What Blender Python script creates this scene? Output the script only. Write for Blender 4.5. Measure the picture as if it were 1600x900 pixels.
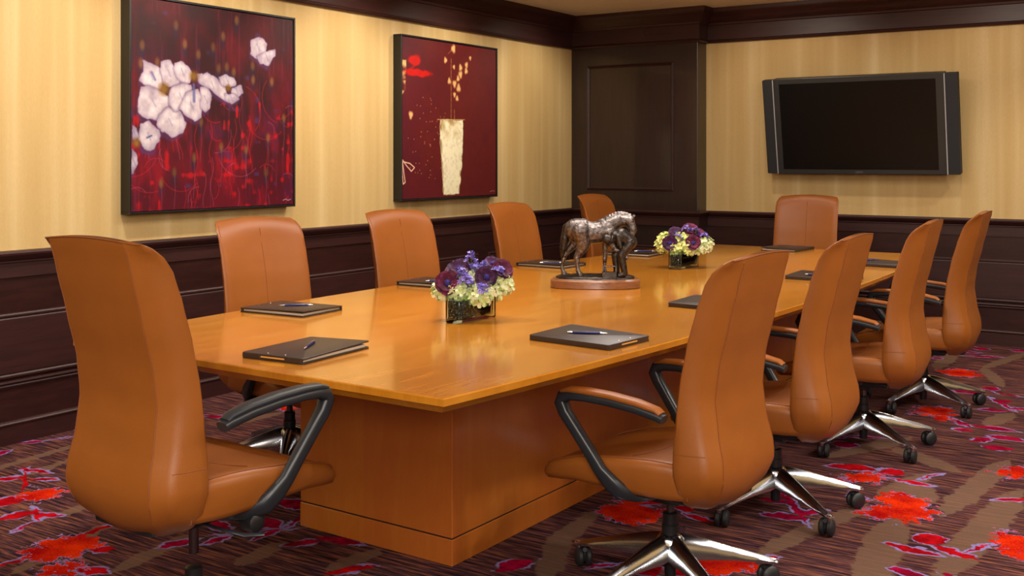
import bpy, bmesh, math, random
import numpy as np
from mathutils import Vector, Matrix, Euler
random.seed(7); np.random.seed(7)
scene = bpy.context.scene
for o in list(bpy.data.objects): bpy.data.objects.remove(o)
C = scene.collection
PI = math.pi
def rad(a): return a * PI / 180.0

# ------------------------------------------------------------------ camera
cam_d = bpy.data.cameras.new('camera'); cam = bpy.data.objects.new('camera', cam_d); C.objects.link(cam)
cam.location = (0, 0, 1.37); cam.rotation_euler = (PI / 2, 0, rad(33.18))
cam_d.sensor_width = 36; cam_d.lens = 37.75; cam_d.shift_y = -0.1261; cam_d.clip_start = 0.05
scene.camera = cam
# ------------------------------------------------------------------ world, exposure
w = bpy.data.worlds.new('room_world'); scene.world = w; w.use_nodes = True
w.node_tree.nodes['Background'].inputs[0].default_value = (1, .85, .68, 1)
w.node_tree.nodes['Background'].inputs[1].default_value = 0.05
vs = scene.view_settings; vs.view_transform = 'Standard'; vs.look = 'None'; vs.exposure = 0.0; vs.gamma = 1; vs.use_curve_mapping = False
# ------------------------------------------------------------------ lamps (recessed ceiling fittings and added fill lights)
WARM = (1, .89, .74); SOFT = (1, .93, .85)
def spot(name, loc, aim, power, angle=95, blend=.7, size=.05, col=WARM):
    d = bpy.data.lights.new(name, 'SPOT'); d.energy = power; d.spot_size = rad(angle); d.spot_blend = blend; d.shadow_soft_size = size; d.color = col
    o = bpy.data.objects.new(name, d); C.objects.link(o); o.location = loc
    o.rotation_euler = (Vector(aim) - Vector(loc)).to_track_quat('-Z', 'Y').to_euler(); return o
def area(name, loc, sx, sy, power, col=SOFT):
    d = bpy.data.lights.new(name, 'AREA'); d.shape = 'RECTANGLE'; d.size = sx; d.size_y = sy; d.energy = power; d.color = col
    o = bpy.data.objects.new(name, d); C.objects.link(o); o.location = loc; return o
for y, pw in ((2.0, 70), (3.2, 60), (4.25, 55), (5.35, 70), (6.45, 55), (7.6, 40)):
    spot('wall_washer_lamp', (-3.95, y, 2.6), (-4.85, y, 1.35), pw, 110, .8, .06)
for x, y, pw, an in ((-2.98, 3.05, 115, 72), (-2.45, 4.8, 40, 100), (-1.85, 6.95, 100, 78)):
    spot('table_downlight_lamp', (x, y, 2.6), (x, y, 0), pw, an, .8, .05)
for x, y, pw in ((0.35, 2.6, 90), (0.35, 4.3, 90), (0.1, 6.2, 80), (-0.4, 7.6, 60), (-3.9, 1.2, 60)):
    spot('aisle_downlight_lamp', (x, y, 2.6), (x - .25, y, 0), pw, 125, .7, .06)
for x, pw in ((-2.9, 30), (-1.3, 30), (0.3, 25)):
    spot('screen_wall_lamp', (x, 7.25, 2.6), (x, 8.6, 1.5), pw, 95, .8, .06)
area('added_ceiling_fill', (-2.45, 4.6, 2.62), 1.2, 3.0, 70)  # unseen soft fill added over the table
area('added_ceiling_fill', (-1.0, -0.4, 2.62), 3.0, 1.6, 110)  # fill added behind the camera for chair backs and the table base front
fill_ = area('added_rear_fill', (1.3, -1.3, 2.0), 1.1, .8, 95); fill_.rotation_euler = (Vector((-2.0, 3.0, .4)) - fill_.location).to_track_quat('-Z', 'Y').to_euler()  # unseen fill added behind the camera to brighten the table base
area('added_ceiling_fill', (1.0, 4.2, 2.62), 1.0, 3.0, 80)  # unseen soft fill added on the aisle side

# ------------------------------------------------------------------ materials
def srgb(r, g, b):
    f = lambda c: (c / 255 / 12.92) if c / 255 <= .04045 else ((c / 255 + .055) / 1.055) ** 2.4
    return (f(r), f(g), f(b))
class NT:
    def __init__(s, name):
        s.m = bpy.data.materials.new(name); s.m.use_nodes = True; s.t = s.m.node_tree; s.N = s.t.nodes; s.L = s.t.links
        s.b = s.N['Principled BSDF']
    def node(s, typ, **kw):
        n = s.N.new(typ)
        for k, v in kw.items(): setattr(n, k, v)
        return n
    def put(s, sock, v):
        if hasattr(v, 'is_output'): s.L.new(v, sock)
        elif isinstance(v, (tuple, list)) and len(v) == 3 and sock.type == 'RGBA': sock.default_value = (*v, 1)
        else: sock.default_value = v
    def math(s, op, a, b=None, c=None, clamp=False):
        n = s.node('ShaderNodeMath', operation=op, use_clamp=clamp)
        for i, v in enumerate((a, b, c)):
            if v is not None: s.put(n.inputs[i], v)
        return n.outputs[0]
    def obj(s): return s.node('ShaderNodeTexCoord').outputs['Object']
    def map(s, v, scale=(1, 1, 1), rot=(0, 0, 0), loc=(0, 0, 0)):
        n = s.node('ShaderNodeMapping'); s.put(n.inputs[0], v); n.inputs[1].default_value = loc; n.inputs[2].default_value = rot; n.inputs[3].default_value = scale
        return n.outputs[0]
    def noise(s, v, scale, detail=3, rough=.5, dist=0):
        n = s.node('ShaderNodeTexNoise'); s.put(n.inputs['Vector'], v); n.inputs['Scale'].default_value = scale; n.inputs['Detail'].default_value = detail
        n.inputs['Roughness'].default_value = rough; n.inputs['Distortion'].default_value = dist; return n.outputs[0]
    def ramp(s, f, stops):
        n = s.node('ShaderNodeValToRGB'); s.put(n.inputs[0], f); e = n.color_ramp.elements
        while len(e) < len(stops): e.new(.5)
        for i, (p, c) in enumerate(stops): e[i].position = p; e[i].color = (*c, 1)
        return n.outputs[0]
    def mix(s, f, a, b, mode='MIX'):
        n = s.node('ShaderNodeMix', data_type='RGBA', blend_type=mode); s.put(n.inputs[0], f); s.put(n.inputs[6], a); s.put(n.inputs[7], b); return n.outputs[2]
    def rng(s, f, a, b, c=0., d=1.):
        n = s.node('ShaderNodeMapRange'); s.put(n.inputs[0], f)
        for i, v in enumerate((a, b, c, d)): n.inputs[i + 1].default_value = v
        return n.outputs[0]
    def bump(s, h, strength=.2, dist=.01):
        n = s.node('ShaderNodeBump'); s.put(n.inputs['Height'], h); n.inputs['Strength'].default_value = strength; n.inputs['Distance'].default_value = dist
        s.L.new(n.outputs[0], s.b.inputs['Normal'])
    def set(s, **kw):
        for k, v in kw.items(): s.put(s.b.inputs[k.replace('_', ' ')], v)
        return s
def plain(name, col, rough=.5, metal=0, noise=0, scale=40, **kw):
    t = NT(name); c = col
    if noise:
        n = t.noise(t.obj(), scale, 3); c = t.mix(n, tuple(x * (1 - noise) for x in col), tuple(min(1, x * (1 + noise)) for x in col))
    t.set(Base_Color=c, Roughness=rough, Metallic=metal, **kw); return t.m
M = {}
def wood(name, dark, light, stretch, rough, coat, scale=6, cold=None):
    t = NT(name); v = t.map(t.obj(), stretch)
    a = t.noise(v, scale, 6, .6, .6); b = t.noise(v, scale * 5, 4, .6)
    f = t.math('ADD', t.math('MULTIPLY', a, .7), t.math('MULTIPLY', b, .3))
    c = t.ramp(f, [(.3, dark), (.7, light)])
    t.set(Base_Color=c, Roughness=rough, Coat_Weight=coat, Coat_Roughness=.12); t.bump(b, .04, .002); return t.m
M['mahogany'] = wood('mahogany_wood', (.016, .0045, .0042), (.042, .012, .010), (1, 1, 8), .36, .35, 5)
M['mahogany_long'] = wood('mahogany_moulding', (.020, .0052, .0050), (.05, .013, .011), (.6, .6, 8), .46, .0, 5)
M['column'] = wood('dark_column_veneer', (.014, .0068, .0062), (.034, .016, .015), (9, 9, .7), .36, .4, 4)

def veneer(name, axis):
    t = NT(name); o = t.obj()
    st = (7, 1.0, 1) if axis == 'y' else (6, 6, .9)
    v = t.map(o, st)
    a = t.noise(v, 2.2, 6, .6, .8); b = t.noise(v, 16, 5, .65, .3); cl = t.noise(t.map(o, (2, 1.3, 2)), 1.6, 3, .5, .5)
    f = t.math('ADD', t.math('MULTIPLY', a, .5), t.math('ADD', t.math('MULTIPLY', b, .22), t.math('MULTIPLY', cl, .28)))
    c = t.ramp(f, [(.28, srgb(164, 98, 20)), (.5, srgb(190, 123, 30)), (.72, srgb(210, 148, 52))])
    sep = t.node('ShaderNodeSeparateXYZ'); t.L.new(o, sep.inputs[0])
    if axis == 'y':   # book-matched sections laid across the top
        sec = t.math('FLOOR', t.math('MULTIPLY_ADD', sep.outputs[1], .97, 10.5)); s2 = t.math('FLOOR', t.math('MULTIPLY_ADD', sep.outputs[0], 1.65, 20.5))
        k = t.math('FRACT', t.math('MULTIPLY', t.math('SINE', t.math('MULTIPLY_ADD', sec, 12.99, t.math('MULTIPLY', s2, 4.1))), 437.5))
        c = t.mix(t.rng(k, 0, 1, 0, .22), c, srgb(150, 84, 22))
        t.set(Roughness=.24, Coat_Weight=.6, Coat_Roughness=.1)
    else:
        sec = t.math('FLOOR', t.math('MULTIPLY_ADD', t.math('ADD', sep.outputs[0], sep.outputs[1]), 2.2, 10.37))
        k = t.math('FRACT', t.math('MULTIPLY', t.math('SINE', t.math('MULTIPLY', sec, 12.99)), 437.5))
        c = t.mix(t.rng(k, 0, 1, .35, .75), c, srgb(166, 80, 36))
        t.set(Roughness=.3, Coat_Weight=.4, Coat_Roughness=.15)
    t.set(Base_Color=c); t.bump(b, .02, .002); return t.m
M['top'] = veneer('honey_maple_top', 'y'); M['base'] = veneer('honey_maple_base', 'z')
M['plinth_gap'] = plain('dark_groove', (.012, .006, .004), .7)

def leather(name, col, rough=.42):
    t = NT(name); o = t.obj(); n = t.noise(o, 9, 3); fine = t.noise(o, 420, 2)
    vor = t.node('ShaderNodeTexVoronoi'); t.L.new(o, vor.inputs['Vector']); vor.inputs['Scale'].default_value = 330
    c = t.mix(n, tuple(x * .86 for x in col), tuple(x * 1.1 for x in col))
    t.set(Base_Color=c, Roughness=t.rng(fine, .3, .7, rough - .06, rough + .06), Specular_IOR_Level=.45); t.bump(vor.outputs['Distance'], .10, .0012); return t.m
M['leather'] = leather('caramel_leather', srgb(147, 84, 29))
M['stitch'] = plain('seam_thread', srgb(128, 68, 26), .6)
M['stitch_light'] = plain('seam_thread_pale', srgb(196, 122, 64), .6)
M['black'] = plain('black_plastic', (.011, .012, .014), .38, noise=.2, scale=300)
M['arm'] = plain('charcoal_arm_plastic', (.018, .022, .028), .34, noise=.15, scale=300)
M['armpad_dark'] = plain('charcoal_arm_pad', (.02, .024, .03), .45)
M['rubber'] = plain('caster_rubber', (.012, .013, .015), .5)
M['chrome'] = plain('polished_aluminium', (.52, .55, .60), .2, 1, .05, 30)
M['steel'] = plain('gas_lift_steel', (.16, .16, .18), .25, 1)

def wallpaper():
    t = NT('gold_wallpaper'); o = t.obj()
    sep = t.node('ShaderNodeSeparateXYZ'); t.L.new(o, sep.inputs[0])
    run = t.math('ADD', sep.outputs[0], sep.outputs[1])
    cv = t.node('ShaderNodeCombineXYZ'); t.L.new(run, cv.inputs[0]); t.L.new(sep.outputs[2], cv.inputs[1])
    streak = t.noise(t.map(cv.outputs[0], (1, .05, 1)), 5, 4, .55); fine = t.noise(t.map(cv.outputs[0], (1, .25, 1)), 150, 3, .6); weave = t.noise(t.map(cv.outputs[0], (.2, 1, 1)), 260, 2)
    c = t.ramp(streak, [(.3, srgb(192, 160, 102)), (.55, srgb(206, 178, 122)), (.75, srgb(220, 198, 148))])
    c = t.mix(t.rng(fine, .3, .7, 0, .16), c, srgb(168, 128, 70))
    # paler drop seams at regular distances
    fr = t.math('ABSOLUTE', t.math('SUBTRACT', t.math('FRACT', t.math('MULTIPLY', run, 3.3)), .5))
    c = t.mix(t.math('MULTIPLY', t.rng(fr, .40, .5, 0, .34), streak), c, srgb(240, 220, 170))
    t.set(Base_Color=c, Roughness=.62, Specular_IOR_Level=.3); t.bump(t.math('ADD', fine, weave), .12, .0015); return t.m
M['paper'] = wallpaper()
M['ceiling'] = plain('ceiling_paint', srgb(232, 222, 206), .8, 0, .03, 5)
# ------------------------------------------------------------------ carpet
CARPET={
  'M':[(-4.81,3.05,-4.76,3.11,0.04),(-4.75,3.14,-4.72,3.24,0.012),(-4.73,2.84,-4.74,2.93,0.04),(-3.73,2.43,-3.7,2.32,0.012),(-3.11,2.49,-3.07,2.61,0.04),(-3.01,2.6,-2.99,2.7,0.03),(-3.18,2.77,-3.04,2.74,0.05),(-3.06,2.89,-2.91,2.86,0.06),(-2.9,2.73,-2.89,2.84,0.03),(-3.13,3.09,-2.97,3.11,0.09),(-3.3,3.25,-3.24,3.36,0.04),(-2.75,2.75,-2.69,2.85,0.035),(-2.71,2.87,-2.54,2.9,0.045),(-2.89,2.88,-2.94,3.04,0.015),(-3.01,2.72,-2.88,2.86,0.012),(-4.51,3.89,-4.37,3.95,0.04),(-2,2.97,-1.95,3.1,0.06),(-1.75,3.15,-1.7,3.23,0.02),(-1.47,4.28,-1.29,4,0.03),(-1.52,4.19,-1.43,4.18,0.05),(-1.45,4,-1.32,4.02,0.055),(-1.45,4.26,-1.38,4.28,0.035),(-1.34,4.07,-1.28,4.16,0.04),(-1.24,4.46,-1.19,4.38,0.04),(-0.9,3.7,-0.78,3.68,0.05),(-0.75,3.75,-0.7,3.73,0.02),(-1.1,5.78,-1.02,5.8,0.05),(-1.17,6.02,-1.05,5.87,0.03),(-1.04,5.91,-0.84,5.9,0.05),(-0.93,5.74,-0.77,5.73,0.06),(-0.98,5.59,-0.92,5.69,0.06),(-0.91,5.5,-0.81,5.54,0.07),(-1.32,6.84,-1.15,6.74,0.12),(-1.41,6.74,-1.3,6.72,0.05),(-1.16,6.94,-1.08,6.91,0.08),(-1.07,6.83,-0.95,6.79,0.03),(-1.03,6.58,-0.96,6.62,0.06),(-1.07,6.33,-0.92,6.36,0.04),(-1.06,6.64,-0.92,6.4,0.025),(-0.92,6.43,-0.86,6.47,0.05),(-1.63,7.78,-1.57,7.79,0.06),(-1.53,8.14,-1.39,8.16,0.05),(-1.47,8.36,-1.35,8.31,0.08),(-1.45,7.98,-1.24,8.06,0.05),(-1.21,8.4,-1.13,8.39,0.08),(-1.53,5.18,-1.43,5.19,0.09),(-1.58,5.29,-1.53,5.32,0.04),(-1.52,5.36,-1.37,5.4,0.03)],
  'R':[(-4.34,2.63,-4.29,2.72,0.045),(-4.41,2.79,-4.26,2.82,0.03),(-4.24,2.71,-4.15,2.77,0.03),(-4.37,2.78,-4.12,2.61,0.015),(-4.05,2.43,-4.02,2.57,0.08),(-3.87,2.35,-3.84,2.47,0.05),(-3.79,2.46,-3.71,2.5,0.035),(-3.87,2.49,-3.73,2.43,0.02),(-3.44,2.4,-3.46,2.53,0.025),(-3.29,2.35,-3.24,2.39,0.05),(-3.42,2.08,-3.42,2.18,0.02),(-3.18,2.21,-3.07,2.24,0.05),(-2.45,2.63,-2.37,2.76,0.04),(-4,3.78,-3.99,3.87,0.04),(-2.01,3.87,-1.85,3.9,0.08),(-1.71,3.84,-1.58,3.79,0.035),(-1.77,3.89,-1.71,3.89,0.05),(-1.6,3.2,-1.55,3.28,0.07),(-1.52,3.32,-1.44,3.29,0.08),(-1.29,3.57,-1.26,3.59,0.025),(-1.44,4.79,-1.27,4.84,0.07),(-1.22,4.81,-1.15,4.88,0.08),(-1.15,4.74,-1,4.73,0.025),(-1.05,4.82,-1.01,4.91,0.012),(-0.89,4.03,-0.82,4.09,0.1),(-0.96,3.93,-0.8,3.91,0.045),(-0.81,3.99,-0.68,3.94,0.045),(-0.73,4,-0.67,4.11,0.015),(-0.73,4.67,-0.62,4.75,0.03)],
  'O':[(-4.06,2.57,-3.96,2.68,0.09),(-3.44,2.19,-3.35,2.4,0.12),(-3.24,2.12,-3.2,2.22,0.06),(-4.5,4.19,-4.47,4.26,0.04),(-4.34,4.23,-4.21,4.28,0.04),(-2,3.7,-1.78,3.77,0.13),(-1.49,3.41,-1.31,3.47,0.12),(-1.32,4.72,-1.19,4.67,0.08),(-1.38,4.59,-1.31,4.58,0.04),(-1.13,4.42,-0.96,4.5,0.1),(-1.13,4.23,-0.91,4.35,0.09),(-0.65,4.15,-0.55,4.18,0.15),(-0.78,5.12,-0.67,5.12,0.12),(-1.36,6.18,-1.18,6.09,0.12),(-1.24,5.98,-1.17,5.99,0.06),(-1.48,7.34,-1.24,7.3,0.12)],
  'B':[(-4.5,2.68,-4.56,3.14,0.05),(-4.31,2.77,-4.37,3,0.05),(-3.72,2.51,-3.73,2.64,0.06),(-3.33,2.09,-3.47,2.54,0.06),(-3.06,2.28,-3.12,2.63,0.07),(-1.32,3.59,-1.16,4.31,0.08),(-0.94,3.53,-1.01,4.18,0.13),(-0.87,4.4,-0.79,5.27,0.1),(-0.75,3.73,-0.68,4.81,0.12),(-1.14,4.51,-1.04,4.89,0.08),(-1.09,4.75,-0.96,4.53,0.13),(-1.26,5.25,-0.95,5.01,0.1),(-1.52,7.42,-1.54,8.07,0.1),(-1.25,7.54,-1.07,7.04,0.08),(-1.26,7.59,-1.12,8.28,0.08),(-0.98,5.98,-0.92,6.29,0.1),(-1.48,4.95,-1.26,5.47,0.1),(-1.83,2.99,-2,3.4,0.09),(-1.96,3.33,-2.01,3.66,0.08),(-2.76,2.53,-2.78,2.75,0.07),(-2.47,2.67,-2.45,2.89,0.07),(-4.24,3.84,-4.22,4.17,0.06)],
}

# the pattern repeats towards the aisle wall
for key_ in 'MROB': CARPET[key_] = CARPET[key_] + [(a + 1.0, b + .25, c + 1.0, d + .25, w_) for a, b, c, d, w_ in CARPET[key_] if a > -1.25 and b < 5.3]
def carpet():
    t = NT('floral_carpet'); o = t.obj()
    wn = t.node('ShaderNodeTexNoise'); t.L.new(o, wn.inputs['Vector']); wn.inputs['Scale'].default_value = 9; wn.inputs['Detail'].default_value = 3
    sub = t.node('ShaderNodeVectorMath', operation='SUBTRACT'); t.L.new(wn.outputs['Color'], sub.inputs[0]); sub.inputs[1].default_value = (.5, .5, .5)
    mad = t.node('ShaderNodeVectorMath', operation='MULTIPLY_ADD'); t.L.new(sub.outputs[0], mad.inputs[0]); mad.inputs[1].default_value = (.05, .05, 0); t.L.new(o, mad.inputs[2])
    wn2 = t.node('ShaderNodeTexNoise'); t.L.new(o, wn2.inputs['Vector']); wn2.inputs['Scale'].default_value = 26; wn2.inputs['Detail'].default_value = 2
    sub2 = t.node('ShaderNodeVectorMath', operation='SUBTRACT'); t.L.new(wn2.outputs['Color'], sub2.inputs[0]); sub2.inputs[1].default_value = (.5, .5, .5)
    mad2 = t.node('ShaderNodeVectorMath', operation='MULTIPLY_ADD'); t.L.new(sub2.outputs[0], mad2.inputs[0]); mad2.inputs[1].default_value = (.05, .05, 0); t.L.new(mad.outputs[0], mad2.inputs[2]); mad = mad2
    one = t.node('ShaderNodeVectorMath', operation='MULTIPLY_ADD'); t.L.new(mad.outputs[0], one.inputs[0]); one.inputs[1].default_value = (1, 1, 0); one.inputs[2].default_value = (0, 0, 1)
    Pv = one.outputs[0]
    wn3 = t.node('ShaderNodeTexNoise'); t.L.new(o, wn3.inputs['Vector']); wn3.inputs['Scale'].default_value = 17; wn3.inputs['Detail'].default_value = 4; wn3.inputs['Roughness'].default_value = .7
    sub3 = t.node('ShaderNodeVectorMath', operation='SUBTRACT'); t.L.new(wn3.outputs['Color'], sub3.inputs[0]); sub3.inputs[1].default_value = (.5, .5, .5)
    mad3 = t.node('ShaderNodeVectorMath', operation='MULTIPLY_ADD'); t.L.new(sub3.outputs[0], mad3.inputs[0]); mad3.inputs[1].default_value = (.30, .26, 0); t.L.new(Pv, mad3.inputs[2])
    Pr = mad3.outputs[0]; which = [Pv]      # ragged flower heads use a stronger warp
    def dot(vec):
        n = t.node('ShaderNodeVectorMath', operation='DOT_PRODUCT'); t.L.new(which[0], n.inputs[0]); n.inputs[1].default_value = vec; return n.outputs['Value']
    def field(items, k_w=1.0, band=False):
        acc = None
        for x0, y0, x1, y1, wd in items:
            cx, cy = (x0 + x1) / 2, (y0 + y1) / 2; dx, dy = x1 - x0, y1 - y0; L = max(math.hypot(dx, dy), .03); dx /= L; dy /= L; hl = L / 2 * 1.12 + .01
            wd *= k_w; k = math.sqrt(wd) / hl if not band else wd ** .25 / hl
            a = dot((dx * k, dy * k, -(cx * dx + cy * dy) * k)); b = dot((-dy, dx, cx * dy - cy * dx))
            a = t.math('MULTIPLY', a, a) if band else a; g = t.math('MULTIPLY_ADD', a, a, t.math('ABSOLUTE', b)); g = t.math('SUBTRACT', g, wd)
            acc = g if acc is None else t.math('MINIMUM', acc, g)
        return acc
    fine = t.noise(t.map(o, (5, 75, 1)), 1, 4, .65); fine2 = t.noise(t.map(o, (9, 110, 1), loc=(3, 5, 0)), 1, 3, .6); tuft = t.noise(o, 260, 2)
    base = t.ramp(fine, [(.36, srgb(30, 16, 20)), (.5, srgb(74, 45, 45)), (.64, srgb(130, 80, 60))])
    base = t.mix(t.rng(fine2, .5, .66, 0, .5), base, srgb(58, 46, 74))
    fb = field(CARPET['B'], .55, True); big = t.noise(o, 1.7, 2)
    taupe = t.mix(tuft, srgb(92, 70, 56), srgb(124, 98, 80))
    base = t.mix(t.rng(fb, .006, -.006, 0, .72), base, taupe)
    for key, c1, c2 in (('M', srgb(104, 0, 30), srgb(154, 2, 52)), ('R', srgb(124, 0, 10), srgb(176, 4, 18)), ('O', srgb(146, 0, 6), srgb(212, 48, 0))):
        which[0] = Pr if key == 'O' else Pv
        f = field(CARPET[key], 1.0 if key == 'O' else .64)
        n = t.math('ADD', t.math('MULTIPLY', t.noise(o, 8, 2), .55), t.math('MULTIPLY', t.noise(o, 110, 3, .7), .45)) if key == 'O' else t.noise(o, 14, 3, .7)
        col = t.mix(t.rng(n, .40, .62), c1, c2)
        lav = t.math('MULTIPLY', t.rng(f, .013, .009), t.rng(t.noise(o, 7.5, 1), .42, .48))
        base = t.mix(lav, base, srgb(126, 116, 170))
        base = t.mix(t.rng(f, .002, -.003), base, col)
    t.set(Base_Color=base, Roughness=.95, Specular_IOR_Level=.05); t.bump(t.math('ADD', tuft, fine), .5, .004); return t.m
M['carpet'] = carpet()

# ------------------------------------------------------------------ mesh helpers
class MB:
    """collects vertices and faces, then links them as one mesh object"""
    def __init__(s): s.v = []; s.f = []
    def add(s, v, f):
        o = len(s.v); s.v += [tuple(p) for p in v]; s.f += [tuple(i + o for i in q) for q in f]; return s
    def box(s, x0, x1, y0, y1, z0, z1):
        return s.add([(x0, y0, z0), (x1, y0, z0), (x1, y1, z0), (x0, y1, z0), (x0, y0, z1), (x1, y0, z1), (x1, y1, z1), (x0, y1, z1)],
                     [(3, 2, 1, 0), (4, 5, 6, 7), (0, 1, 5, 4), (1, 2, 6, 5), (2, 3, 7, 6), (3, 0, 4, 7)])
    def loft(s, rings, caps=True, close=True):
        n = len(rings[0]); v = [p for r in rings for p in r]; f = []
        for i in range(len(rings) - 1):
            for j in range(n if close else n - 1):
                k = (j + 1) % n; f.append((i * n + j, i * n + k, (i + 1) * n + k, (i + 1) * n + j))
        if caps: f.append(tuple(range(n - 1, -1, -1))); f.append(tuple((len(rings) - 1) * n + j for j in range(n)))
        return s.add(v, f)
    def lathe(s, prof, n=20, c=(0, 0, 0), axis='z', caps=True):
        rings = []
        for r, z in prof:
            ring = []
            for j in range(n):
                a = 2 * PI * j / n; x, y = r * math.cos(a), r * math.sin(a)
                p = (x, y, z) if axis == 'z' else ((z, x, y) if axis == 'x' else (y, z, x))
                ring.append((p[0] + c[0], p[1] + c[1], p[2] + c[2]))
            rings.append(ring)
        return s.loft(rings, caps)
    def tube(s, path, r, n=8, caps=True, flat=1.0):
        path = [Vector(p) for p in path]; rr = r if isinstance(r, (list, tuple)) else [r] * len(path); rings = []; up = None
        for i, p in enumerate(path):
            t = (path[min(i + 1, len(path) - 1)] - path[max(i - 1, 0)]).normalized()
            if up is None: up = Vector((0, 0, 1)) if abs(t.z) < .9 else Vector((0, 1, 0))
            a = t.cross(up).normalized(); b = a.cross(t).normalized(); up = b
            rings.append([p + a * (math.cos(2 * PI * j / n) * rr[i]) + b * (math.sin(2 * PI * j / n) * rr[i] * flat) for j in range(n)])
        return s.loft(rings, caps)
    def cap(s, a, b, ra, rb, n=12):
        """closed tapered capsule"""
        a, b = Vector(a), Vector(b); d = b - a; L = d.length; t = d.normalized() if L > 1e-6 else Vector((0, 0, 1)); pts = []; rs = []
        for k in range(1, 5): q = PI / 2 * (1 - k / 4.0); pts.append(a - t * ra * math.sin(q)); rs.append(max(ra * math.cos(q), ra * .08))
        for k in range(1, 5): q = PI / 2 * (k / 4.0); pts.append(b + t * rb * math.sin(q)); rs.append(max(rb * math.cos(q), rb * .08))
        up = Vector((0, 0, 1)) if abs(t.z) < .9 else Vector((0, 1, 0)); u = t.cross(up).normalized(); w_ = u.cross(t)
        return s.loft([[p + u * math.cos(2 * PI * j / n) * r + w_ * math.sin(2 * PI * j / n) * r for j in range(n)] for p, r in zip(pts, rs)])
    def mesh(s, name, smooth=None, bevel=0, seg=2):
        me = bpy.data.meshes.new(name); bm = bmesh.new()
        vs_ = [bm.verts.new(p) for p in s.v]
        for q in s.f:
            try: bm.faces.new([vs_[i] for i in q])
            except ValueError: pass
        bmesh.ops.recalc_face_normals(bm, faces=bm.faces)
        if bevel: bmesh.ops.bevel(bm, geom=[e for e in bm.edges if e.is_manifold and e.calc_face_angle(0) > .6], offset=bevel, segments=seg, profile=.5, affect='EDGES')
        if smooth is not None:
            for f in bm.faces: f.smooth = True
            for e in bm.edges:
                if e.is_manifold and e.calc_face_angle(0) > rad(smooth): e.smooth = False
        bm.to_mesh(me); bm.free(); return me
    def build(s, name, mat, parent=None, smooth=None, bevel=0, seg=2, loc=None):
        return link(name, s.mesh(name, smooth, bevel, seg), mat, parent, loc)
def link(name, me, mat, parent=None, loc=None):
    if mat is not None and not me.materials: me.materials.append(M[mat] if isinstance(mat, str) else mat)
    o = bpy.data.objects.new(name, me); C.objects.link(o)
    if parent is not None: o.parent = parent
    if loc is not None: o.location = loc
    return o
def tag(o, label=None, cat=None, group=None, kind=None):
    if label: o['label'] = label
    if cat: o['category'] = cat
    if group: o['group'] = group
    if kind: o['kind'] = kind
    return o
def thing(name, label, cat, loc=(0, 0, 0), rz=0, group=None):
    o = bpy.data.objects.new(name, None); C.objects.link(o); o.location = loc; o.rotation_euler = (0, 0, rz); o.empty_display_size = .1
    return tag(o, label, cat, group)
def copy_tree(o, parent=None):
    c = o.copy(); C.objects.link(c); c.parent = parent
    for ch in [k for k in KIDS.get(o.name, [])]: copy_tree(ch, c)
    return c
KIDS = {}
def index_kids():
    KIDS.clear()
    for o in bpy.data.objects:
        if o.parent: KIDS.setdefault(o.parent.name, []).append(o)
def sweep(prof, path, closed):
    """profile of (offset to the right of travel, z) swept along a plan polyline with mitred corners"""
    P = [Vector((p[0], p[1])) for p in path]; n = len(P); rings = []
    for i in range(n):
        a = P[i] - P[i - 1] if (closed or i > 0) else P[1] - P[0]; b = P[(i + 1) % n] - P[i] if (closed or i < n - 1) else a
        a = a.normalized(); b = b.normalized(); na = Vector((a.y, -a.x)); nb = Vector((b.y, -b.x)); m = (na + nb) / (1 + na.dot(nb))
        rings.append([(P[i].x + m.x * q, P[i].y + m.y * q, z) for q, z in prof])
    mb = MB()
    if closed: mb.loft(rings + [rings[0]], caps=False)
    else: mb.loft(rings)
    return mb

# ------------------------------------------------------------------ the room
XL, YB, XR, YF, H = -4.852, 8.587, 2.0, -1.6, 2.64
CX, CY = -3.63, 8.40      # projecting column in the far left corner
RAIL = .929
def struct(o, label=None): tag(o, label, None, None, 'structure'); return o
fl = MB().box(XL - .1, XR + .1, YF - .1, YB + .1, -.1, 0).build('floor', 'carpet'); struct(fl, 'brown floral carpet with red and magenta leaves')
struct(MB().box(XL - .1, XR + .1, YF - .1, YB + .1, H, H + .1).build('ceiling', 'ceiling'), 'plain beige painted ceiling')
wl = struct(MB().box(XL - .1, XL, YF, YB, RAIL - .05, H).build('wall_left', 'paper'), 'gold streaked wallpaper wall with two paintings')
wb = struct(MB().box(XL - .1, XR + .1, YB, YB + .1, RAIL - .05, H).build('wall_back', 'paper'), 'gold streaked wallpaper wall behind the television')
wr = struct(MB().box(XR, XR + .1, YF, YB, RAIL - .05, H).build('wall_right', 'paper'), 'gold wallpaper wall on the aisle side')
wf = struct(MB().box(XL - .1, XR + .1, YF - .1, YF, RAIL - .05, H).build('wall_front', 'paper'), 'gold wallpaper wall behind the viewer')
wc = struct(MB().box(XL, CX, CY, YB, 0, H).build('wall_column', 'column', bevel=.004), 'dark veneered column in the corner')
MB().box(XL - .1, XL + .012, YF, YB, 0, RAIL - .05).build('wainscot_board', 'mahogany', wl)
MB().box(XL - .1, XR + .1, YB - .012, YB + .1, 0, RAIL - .05).build('wainscot_board', 'mahogany', wb)
MB().box(XR - .012, XR + .1, YF, YB, 0, RAIL - .05).build('wainscot_board', 'mahogany', wr)
MB().box(XL - .1, XR + .1, YF - .1, YF + .012, 0, RAIL - .05).build('wainscot_board', 'mahogany', wf)
PATH = [(XL, YF), (XL, CY), (CX, CY), (CX, YB), (XR, YB), (XR, YF)]
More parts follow.
